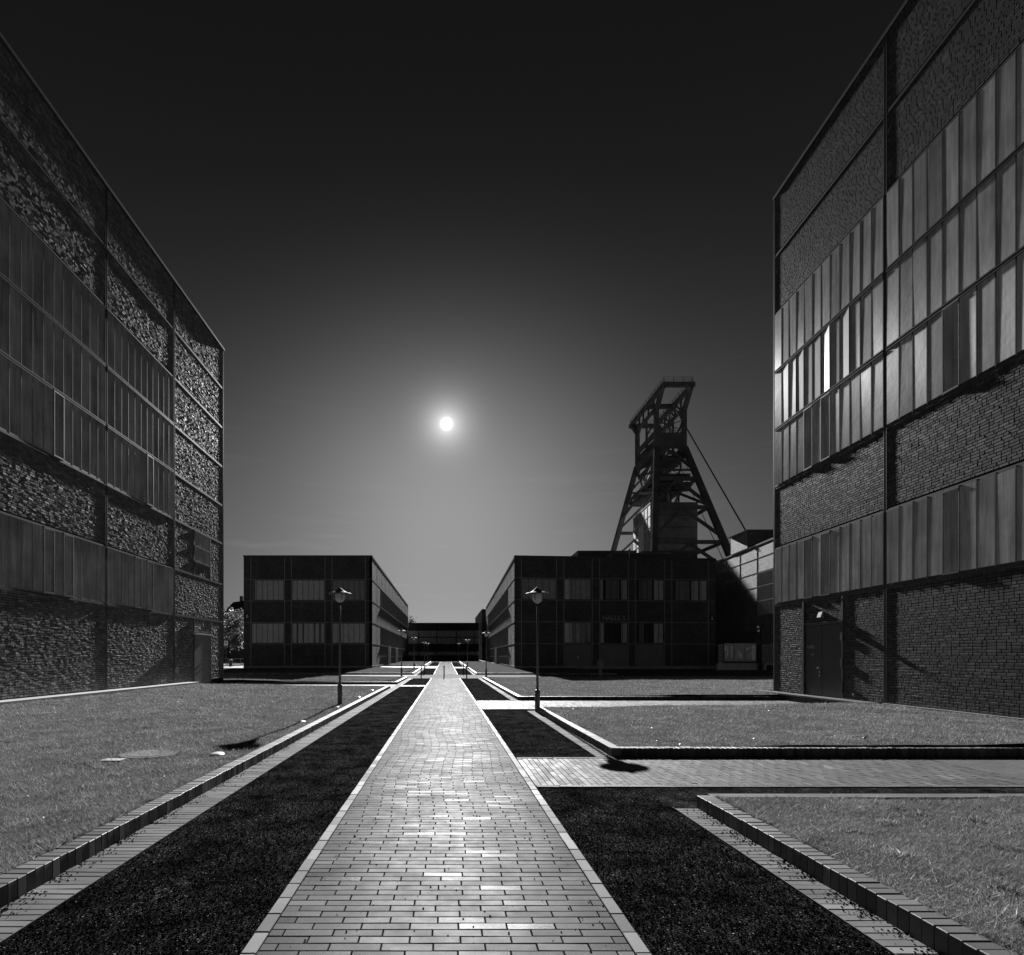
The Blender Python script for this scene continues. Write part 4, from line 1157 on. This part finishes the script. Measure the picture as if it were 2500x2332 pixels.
    # railings
    def rail(pts, parent=root, h=1.1, step=1.6):
        m = MB()
        for p, q in zip(pts, pts[1:]):
            p = Vector(p); q = Vector(q)
            for k in (h, h * .62, h * .3): m.beam(p + Vector((0, 0, k)), q + Vector((0, 0, k)), .05, .05)
            n = max(1, round((q - p).length / step))
            for i in range(n + 1):
                r = p.lerp(q, i / n); m.beam(r, r + Vector((0, 0, h)), .07, .07)
        m.build('railing', S, parent)
    rail([(XL, 110, 55), (XR, 110, 55), (XR, 129.8, 55)]); rail([(XL, 129.8, 55), (XL, 110, 55)])
    rail([(XL, 130, 55), (XR, 130, 55)])
    rail([(XL + .6, YF + .3, 46.7), (XR - .6, YF + .3, 46.7)], step=1.2); rail([tuple(P(0, 0, 38.7)), tuple(P(1, 0, 38.7))], step=1.3)
    # stairs climbing between landings on the left side
    land = [(31.9, 112), (34.3, 118), (36.7, 112), (38.8, 117)]
    pts = [(42.2, 121.5, 32.4), (42.2, 113.5, 34.5), (42.2, 121.5, 36.7), (42.0, 114.5, 39.0)]
    for p, q in zip(pts, pts[1:]):
        m = MB(); p = Vector(p); q = Vector(q); n = 12
        for i in range(n + 1):
            r = p.lerp(q, i / n); m.box(r.x - .45, r.y - .18, r.z - .04, r.x + .45, r.y + .18, r.z + .02)
        for sx in (-.48, .48):
            m.beam(p + Vector((sx, 0, -.1)), q + Vector((sx, 0, -.1)), .06, .25); m.beam(p + Vector((sx, 0, 1)), q + Vector((sx, 0, 1)), .07, .07)
            m.beam(p + Vector((sx, 0, .5)), q + Vector((sx, 0, .5)), .05, .05)
            for i in range(0, n + 1, 3):
                r = p.lerp(q, i / n) + Vector((sx, 0, 0)); m.beam(r, r + Vector((0, 0, 1)), .06, .06)
        m.build('stair', M['tower_light'], root)
    for (x, y, z) in pts:
        m = MB(); m.box(x - 1.0, y - 1.0, z - .15, x + 1.2, y + 1.0, z); m.build('landing', S, root)
    m = MB(); m.box(41.2, 111, 31.9, 43, 123, 32.3); m.build('machinery', S, root)
    m = MB(); m.box(43, 113, 32.6, 44, 121, 35.5); m.build('machinery', S, root)
    # small lattice above the shaft building
    m = MB()
    for x in (44.2, 46.6):
        for y in (113, 117): m.beam((x, y, 31.8), (x, y, 36.3), .25, .25)
        m.beam((x, 113, 34.8), (x, 117, 34.8), .2, .2)
    for z in (32.2, 34.6): m.beam((44.2, 113, z), (46.6, 113, z), .22, .22)
    m.beam((44.2, 113, 32.2), (46.6, 113, 34.6), .18, .18); m.beam((44.2, 113, 34.6), (46.6, 113, 36.2), .18, .18)
    m.build('lattice', S, root)
    # winding ropes
    m = MB(); m.poly([(46.6, 114.0, 51.2), (48.9, 91.5, 21.5)], .12, 6); m.build('winding_rope', S, root)
    m = MB(); m.poly([(46.6, 114.5, 42.2), (49.6, 97, 14.0)], .06, 6); m.build('winding_rope', S, root)
tower()

# ------------------------------------------------------------------ street lamps
def make_lamp():
    root = empty('street_lamp', (0, 0, 0), 'x', 'street lamp', 'street lamps lining the path')
    m = MB(); m.lathe(0, 0, [(.075, 0), (.075, .62), (.06, .64)], 16); m.build('base_sleeve', M['lamppost'], root, True, True)
    m = MB(); m.lathe(0, 0, [(.038, .6), (.033, 2.0), (.03, 3.17)], 14); m.build('pole', M['lamppost'], root, True, True)
    m = MB()
    for k in range(4):
        t = math.pi / 4 + k * math.pi / 2; c, s = math.cos(t), math.sin(t)
        m.poly([(.03 * c, .03 * s, 3.12), (.07 * c, .07 * s, 3.22), (.165 * c, .165 * s, 3.35), (.185 * c, .185 * s, 3.50)], .009, 6)
    m.lathe(0, 0, [(.04, 3.12), (.05, 3.16), (.04, 3.2)], 14)
    m.build('bracket', M['black'], root, False, True)
    m = MB(); prof = [(.03, 3.205), (.085, 3.23), (.135, 3.29), (.16, 3.37), (.168, 3.46), (.165, 3.50)]
    m.lathe(0, 0, prof, 22); m.build('globe', M['lampglass'], root, True, True)
    m = MB(); m.lathe(0, 0, [(.17, 3.50), (.355, 3.475), (.365, 3.49), (.33, 3.51), (.22, 3.535), (.13, 3.59), (.04, 3.665), (.01, 3.68)], 28); sh = m.build('shade', M['shade'], root, False, True)
    return root
def copy_tree(o, parent=None):
    c = o.copy(); col.objects.link(c)
    if parent: c.parent = parent
    for ch in list(o.children): copy_tree(ch, c)
    return c
lamp0 = make_lamp()
lamps = [(-3.33, 17.8, .12, 'nearest street lamp on the left, standing in the lawn'),
         (2.72, 16.75, .0, 'nearest street lamp on the right, standing at the kerb end in front of hall 5'),
         (-3.4, 43.6, .12, 'second street lamp on the left, in front of the side wall of hall 6'),
         (3.2, 44.6, .0, 'second street lamp on the right, before the side wall of hall 5'),
         (-3.55, 63.5, .27, 'third street lamp on the left, taller in view than the far pair beside it'),
         (2.8, 72.5, .3, 'third street lamp on the right, before the glazing of the end hall'),
         (-3.5, 93.5, .5, 'left one of the two far lamps whose shades nearly touch'),
         (-3.4, 106, .63, 'right one of the two far lamps whose shades nearly touch'),
         (2.45, 106, .63, 'farthest small street lamp on the right before the end hall')]
for i, (x, y, z, lab) in enumerate(lamps):
    o = lamp0 if i == 0 else copy_tree(lamp0)
    o.location = (x, y, z); o.rotation_euler.z = random.uniform(0, 1.5); o['label'] = lab

# bollards
def make_bollard():
    m = MB(); m.lathe(0, 0, [(.045, 0), (.045, .86), (.052, .87), (.052, .93), (.03, .97), (.005, .985)], 14)
    o = m.build('bollard', M['black'], None, True, True); return o
b0 = make_bollard()
bl = [(-1.87, 43.2, 'slim black bollard, leftmost of the near row across the path'), (-.12, 43.2, 'slim black bollard in the middle of the path'),
      (1.6, 43.0, 'slim black bollard, rightmost of the near row across the path'), (-1.95, 51.5, 'slim black bollard across the lane, behind the left near bollard'),
      (1.62, 51.5, 'slim black bollard across the lane, behind the right near bollard'), (-2.15, 112.3, 'tiny far bollard left of the path end'),
      (-.4, 112.3, 'tiny far bollard on the path end'), (1.3, 112.3, 'tiny far bollard right of the path end')]
for i, (x, y, lab) in enumerate(bl):
    o = b0 if i == 0 else b0.copy()
    if i: col.objects.link(o)
    o.location = (x, y, gz(y) - .01); tag(o, lab, 'bollard', 'bollards across the path')

# ------------------------------------------------------------------ lawn objects
def marker(x, y, r, lab):
    m = MB(); z = float(lawn_z(x, y)) - .01
    n = 20; prof = [(1.0, 0), (.97, .25), (.8, .6), (.5, .85), (.2, .97), (.02, 1.0)]
    vs_ = []; fs_ = []
    for pr, pz in prof:
        for k in range(n):
            t = 2 * math.pi * k / n; vs_.append((x + pr * r * math.cos(t), y + pr * r * 1.5 * math.sin(t), z + pz * r * .5))
    for i in range(len(prof) - 1):
        for k in range(n): fs_.append((i * n + k, i * n + (k + 1) % n, (i + 1) * n + (k + 1) % n, (i + 1) * n + k))
    fs_.append(tuple(range((len(prof) - 1) * n, len(prof) * n)))
    m.add(vs_, fs_); o = m.build('stone_marker', M['white'], None, True); tag(o, lab, 'marker stone', 'pale stones in the left lawn')
def at(px, py, z=.13): Y = PPX * (EYE - z) / (py - HY); return (px - VX) / PPX * Y, Y
for (px, py, r, lab) in ((530, 1843, .105, 'large pale rounded stone by the lamp shadow in the left lawn'), (736, 1760, .10, 'pale rounded stone beside the kerb, midway to the left lamp'),
                         (823, 1727, .07, 'small pale stone at the foot of the left lamp'), (908, 1685, .09, 'pale flat stone in the lawn beyond the left lamp'), (876, 1702, .09, 'pale flat stone right of the left lamp, near the kerb')):
    x, y = at(px, py); marker(x, y, r, lab)
def manhole():
    x, y = at(366, 1837, .15)
    z = float(lawn_z(x, y))
    root = empty('manhole', (x, y, z), 'round manhole cover with a concrete ring sunk in the left lawn', 'manhole cover')
    m = MB(); m.lathe(x, y, [(.42, z - .05), (.42, z + .002), (.40, z + .008), (.335, z + .008)], 36); m.build('ring', M['edge'], root)
    m = MB(); m.lathe(x, y, [(.325, z - .04), (.325, z + .006), (.32, z + .012), (.01, z + .014)], 36); m.build('cover', M['cover'], root)
    x, y = at(277, 1852, .15); z = float(lawn_z(x, y))
    m = MB(); m.box(x - .15, y - .09, z - .03, x + .15, y + .09, z + .018)
    tag(m.build('concrete_slab', M['concrete']), 'small flat concrete slab in the grass in front of the manhole', 'slab')
manhole()
def leaf():
    x, y = at(2107, 1813, .14); z = float(lawn_z(x, y))
    m = MB(); pts = [(0, -.05), (.035, -.02), (.06, .01), (.025, .02), (.02, .07), (-.01, .03), (-.05, .04), (-.03, -.01), (-.04, -.04)]
    m.add([(x, y, z + .055)] + [(x + a * 1.7, y + b * 1.0, z + .03 + abs(a) * 1.5) for a, b in pts], [(0, i + 1, (i + 1) % 9 + 1) for i in range(9)])
    tag(m.build('fallen_leaf', M['white']), 'single white curled leaf lying in the right lawn', 'leaf')
leaf()
def litter():
    n = 260; X, Y = [], []
    for _ in range(n):
        if random.random() < .75: Y.append(random.uniform(9.5, 17)); X.append(random.uniform(3, min(12.5, Y[-1] * .98)))
        else: Y.append(random.uniform(5, 18)); X.append(-random.uniform(3, min(12, Y[-1] * .76)))
    V = []; F = []
    for x, y in zip(X, Y):
        if abs(x) < 3.05: continue
        z = float(lawn_z(x, y)) + random.uniform(.025, .05); a = random.uniform(0, 6.28); r = random.uniform(.008, .024)
        b = len(V)
        for k in range(4):
            t = a + k * math.pi / 2; rr = r * (1.0 if k % 2 else .5); V.append((x + rr * math.cos(t), y + rr * math.sin(t), z + random.uniform(-.006, .014)))
        F.append((b, b + 1, b + 2, b + 3))
    tag(link_mesh('leaf_litter', V, F, M['white']), 'tiny pale bits of leaf litter strewn through the lawns', 'leaf litter', kind='stuff')
litter()

# ------------------------------------------------------------------ forecourt things
def bin_post():
    x, y = 11.65, 42.6; z = float(lawn_z(x, y)) - .02
    root = empty('litter_bin', (x, y, z), 'round litter bin with a pointed lid on a post in front of hall 5', 'litter bin')
    m = MB(); m.lathe(x, y, [(.13, z), (.13, z + .55), (.11, z + .6)], 12); m.build('post', M['lamppost'], root)
    m = MB(); m.lathe(x, y, [(.21, z + .55), (.235, z + .62), (.235, z + .9), (.25, z + .91), (.25, z + .94), (.235, z + .95), (.235, z + 1.05)], 18); m.build('bin_body', M['gate'], root)
    m = MB(); m.lathe(x, y, [(.26, z + 1.05), (.26, z + 1.08), (.1, z + 1.2), (.03, z + 1.24), (.03, z + 1.28), (.005, z + 1.29)], 18); m.build('lid', M['gate'], root)
bin_post()
def fence():
    Y = 63.5; root = empty('slat_fence', (33.7, Y, gz(Y)), 'pale horizontal slat fence on a concrete base behind the posters', 'fence')
    k = Y / 1380
    def X(p): return (p - 1088) * k
    def Z(q): return EYE + (1604 - q) * k
    for (a, b) in ((1754, 1766), (1855, 1878)):
        m = MB(); z = Z(1620)
        while z < Z(1573): m.box(X(a), Y, z, X(b), Y + .05, z + .12); z += .2
        m.build('slats', M['concrete'], root)
    m = MB(); m.box(X(1750), Y - .1, gz(Y) - .1, X(1892), Y + .3, Z(1619)); m.build('base', M['concrete'], root)
    for p in (1766.5, 1790.5, 1817.5, 1846):
        m = MB(); m.box(X(p) - .05, Y - .02, Z(1619), X(p) + .05, Y + .08, Z(1572)); m.build('post', M['steel'], root)
    m = MB(); m.box(X(1879), Y - .05, Z(1622), X(1892), Y + .3, Z(1571)); m.build('gate_panel', M['plinth'], root)
    m = MB(); m.box(X(1754), Y + .3, gz(Y), X(1892), Y + .34, Z(1573)); m.build('backing', M['steel_dark'], root)
    dk = m_plain('poster_grey', .45, .6, .3, var=.1); lt = m_plain('poster_pale', .9, .6, .3, var=.25, scale=2.5)
    labs = ('leftmost of the three posters, pale standing shapes on grey', 'middle poster, pale half disc with stripes on grey', 'rightmost of the three posters, busy pale collage beside the pole')
    for i, (a, b) in enumerate(((1767, 1790), (1791, 1817), (1818, 1845))):
        r = empty('poster', (X(a), Y - .12, Z(1613)), labs[i], 'poster')
        m = MB(); m.box(X(a), Y - .14, Z(1615), X(b), Y - .1, Z(1571)); m.build('poster_board', dk, r)
        m = MB(); yy = Y - .146
        def quad(pts): m.add([(x, yy, z) for x, z in pts], [tuple(range(len(pts)))])
        if i == 0:
            for (c, w, z0, z1) in ((1769.5, 2.6, 1576, 1592), (1775, 2, 1577, 1600), (1785, 2.2, 1580, 1606), (1772, 1.8, 1596, 1608)):
                quad([(X(c - w), Z(z1)), (X(c + w * .6), Z(z1)), (X(c + w), Z(z0)), (X(c - w * .8), Z(z0))])
            quad([(X(1782), Z(1580)), (X(1786), Z(1580)), (X(1786), Z(1577)), (X(1782), Z(1577))])
        elif i == 1:
            cx, cz, rr = 1803, 1601, 7.5
            quad([(X(cx + rr * math.cos(t)), Z(cz - rr * 1.35 * math.sin(t))) for t in [math.radians(d) for d in range(-60, 135, 15)]])
            for o in (0, 2.2, 4.4, 6.6): quad([(X(1793 + o), Z(1608)), (X(1794 + o), Z(1608)), (X(1802.5 + o * .8), Z(1585 + o)), (X(1801.5 + o * .8), Z(1585 + o))])
        else:
            random.seed(5)
            quad([(X(1834), Z(1611)), (X(1842), Z(1611)), (X(1843), Z(1576)), (X(1833), Z(1576))])
            for _ in range(26):
                c, q, w, h = random.uniform(1820, 1832), random.uniform(1578, 1608), random.uniform(.5, 1.8), random.uniform(1, 3)
                quad([(X(c - w), Z(q + h)), (X(c + w), Z(q + h * .6)), (X(c + w * .7), Z(q - h)), (X(c - w), Z(q - h * .5))])
        m.build('artwork', lt, r)
    # camera mast and service box
    r = empty('camera_mast', (X(1850), Y - .5, gz(Y)), 'dark twin pole mast with small cameras at its top, right of the posters', 'mast')
    m = MB()
    for p in (1847.8, 1852): m.poly([(X(p), Y - .5, gz(Y) - .1), (X(p), Y - .5, Z(1529))], .085, 10)
    m.box(X(1847), Y - .6, gz(Y), X(1853), Y - .4, 1.3); m.build('pole', M['black'], r)
    m = MB()
    for (p, q) in ((1842.5, 1532), (1844, 1541)):
        m.poly([(X(p), Y - .7, Z(q)), (X(p + 2), Y - .4, Z(q - 1))], .13, 10); m.beam((X(p + 1), Y - .5, Z(q)), (X(1848), Y - .5, Z(q - 1)), .05, .05)
    m.build('security_camera', M['chrome'], r)
    m = MB(); m.box(X(1870), Y - .5, gz(Y) - .1, X(1884), Y - .2, Z(1624)); tag(m.build('utility_box', M['black']), 'low black box on the ground right of the camera mast', 'utility box')
    m = MB(); m.lathe(X(1859), Y - .4, [(.12, gz(Y) - .1), (.12, .8), (.08, .95), (.01, 1.0)], 10); tag(m.build('ground_post', M['plinth']), 'short grey post between the camera mast and the black box', 'post')
fence()

# ------------------------------------------------------------------ background left: house, trees, sign, bin, railing
def background():
    hx0, hx1, hy = -52.5, -44.5, 128; z0 = gz(128)
    root = empty('far_house', (-48, 128, z0), 'dark far house with a hipped roof and chimney, left behind the trees', 'house')
    m = MB(); m.box(hx0, hy, z0 - .5, hx1, hy + 12, 8.5); m.build('wall', M['far_wall'], root)
    m = MB(); m.add([(hx0 - .5, hy - .5, 8.5), (hx1 + .5, hy - .5, 8.5), (hx1 + .5, hy + 12.5, 8.5), (hx0 - .5, hy + 12.5, 8.5), (hx0 + 2.5, hy + 5, 14.5), (hx1 - .6, hy + 5, 15.2), (hx1 - .6, hy + 7, 15.2), (hx0 + 2.5, hy + 7, 14.5)],
        [(0, 1, 5, 4), (1, 2, 6, 5), (2, 3, 7, 6), (3, 0, 4, 7), (4, 5, 6, 7), (3, 2, 1, 0)]); rf = m.build('roof', M['far_roof'], root)
    m = MB(); m.box(-48.6, hy + 5.4, 13.5, -48.0, hy + 6.2, 16.0); m.build('chimney', M['far_wall'], rf)
    def tree(x, y, h, r, n, lab, seed, leafs=.22):
        rs = np.random.default_rng(seed); g = gz(y)
        rt = empty('tree', (x, y, g), lab, 'tree', None)
        m = MB(); m.poly([(x, y, g - .2), (x + .1, y, g + h * .3), (x - .1, y + .1, g + h * .6)], [.25, .18, .08], 8)
        for k in range(9):
            t = k * 2.4; zz = h * (.25 + .05 * k); m.poly([(x, y, g + zz), (x + math.cos(t) * r * .7, y + math.sin(t) * r * .7, g + zz + h * .2)], [.09, .02], 6)
        m.build('trunk', M['bark'], rt)
        cl = rs.normal(0, 1, (26, 3)); cl /= np.linalg.norm(cl, axis=1)[:, None]; cl *= rs.uniform(.35, .95, (26, 1))
        ci = rs.integers(0, 26, n); p = cl[ci] + rs.normal(0, .17, (n, 3))
        c = np.stack([x + p[:, 0] * r, y + p[:, 1] * r, g + h * .58 + p[:, 2] * h * .42], -1)
        c[:, 2] = np.maximum(c[:, 2], g + h * .12)
        d1 = rs.normal(0, 1, (n, 3)); d1 /= np.linalg.norm(d1, axis=1)[:, None]; d2 = rs.normal(0, 1, (n, 3)); d2 /= np.linalg.norm(d2, axis=1)[:, None]
        s = leafs * rs.uniform(.5, 1.2, (n, 1))
        V = np.stack([c - d1 * s, c + d2 * s * .6, c + d1 * s, c - d2 * s * .6], 1).reshape(-1, 3)
        link_mesh('crown', V, np.arange(4 * n).reshape(n, 4).tolist(), M['leaf'], rt)
    tree(-39.2, 102, 9.5, 4.0, 6500, 'leafy tree before the dark far house, its crown touching hall 6', 11)
    tree(-42.6, 98, 7.2, 2.8, 3500, 'smaller leafy tree at the corner of the left hall', 12)
    tree(-32.0, 100, 8.5, 3.5, 3000, 'leafy tree hidden behind hall 6', 15)
    tree(-10.6, 158, 12.4, 2.4, 2500, 'tree top showing above the left end of the end hall roof', 13, .3)
    m = MB(); m.box(-60, 108, gz(100), -25, 109, 3.9); o = m.build('garden_wall', M['far_wall']); tag(o, 'dark low wall behind the trees at the left gap', 'wall')
    sheet('side_road', [(-60, -24.5, 70.5, 92)], .004, M['concrete'])
    def G(px, Y): return (px - VX) / PPX * Y
    Y = 80; x = G(552, Y)
    r = empty('sign_post', (x, Y, gz(Y)), 'square white sign with a dark ring on a post by the left hall corner', 'sign')
    m = MB(); m.poly([(x, Y, gz(Y)), (x, Y, 4.2)], .04); m.build('post', M['steel'], r)
    m = MB(); m.box(x - .27, Y - .05, 3.25, x + .27, Y - .02, 3.9); sg = m.build('sign_board', M['white'], r)
    m = MB(); k = 20
    m.add([(x + rr * math.cos(2 * math.pi * i / k), Y - .056, 3.6 + rr * math.sin(2 * math.pi * i / k)) for rr in (.13, .2) for i in range(k)], [(i, (i + 1) % k, (i + 1) % k + k, i + k) for i in range(k)])
    m.add([(x + .06 * math.cos(2 * math.pi * i / k), Y - .056, 3.6 + .06 * math.sin(2 * math.pi * i / k)) for i in range(k)], [tuple(range(k))]); m.build('ring_symbol', M['black'], sg)
    Y = 78; x = G(563, Y)
    r = empty('litter_bin', (x, Y, gz(Y)), 'dark litter bin with a bright lid by the railing at the left gap', 'litter bin')
    m = MB(); m.lathe(x, Y, [(.2, gz(Y)), (.24, 1.0), (.24, 1.15)], 12); m.build('bin_body', M['black'], r)
    m = MB(); m.lathe(x, Y, [(.26, 1.15), (.26, 1.22), (.05, 1.32), (.01, 1.33)], 12); m.build('lid', M['chrome'], r)
    Y = 82
    m = MB(); x0, x1 = -34.5, -28.6
    m.beam((x0, Y, 1.35), (x1, Y, 1.35), .08, .08); m.beam((x0, Y, .85), (x1, Y, .85), .05, .05)
    x = x0
    while x <= x1: m.beam((x, Y, gz(Y)), (x, Y, 1.35), .06, .06); x += .95
    tag(m.build('railing', M['steel_light']), 'low steel railing across the gap left of hall 6', 'railing')
background()
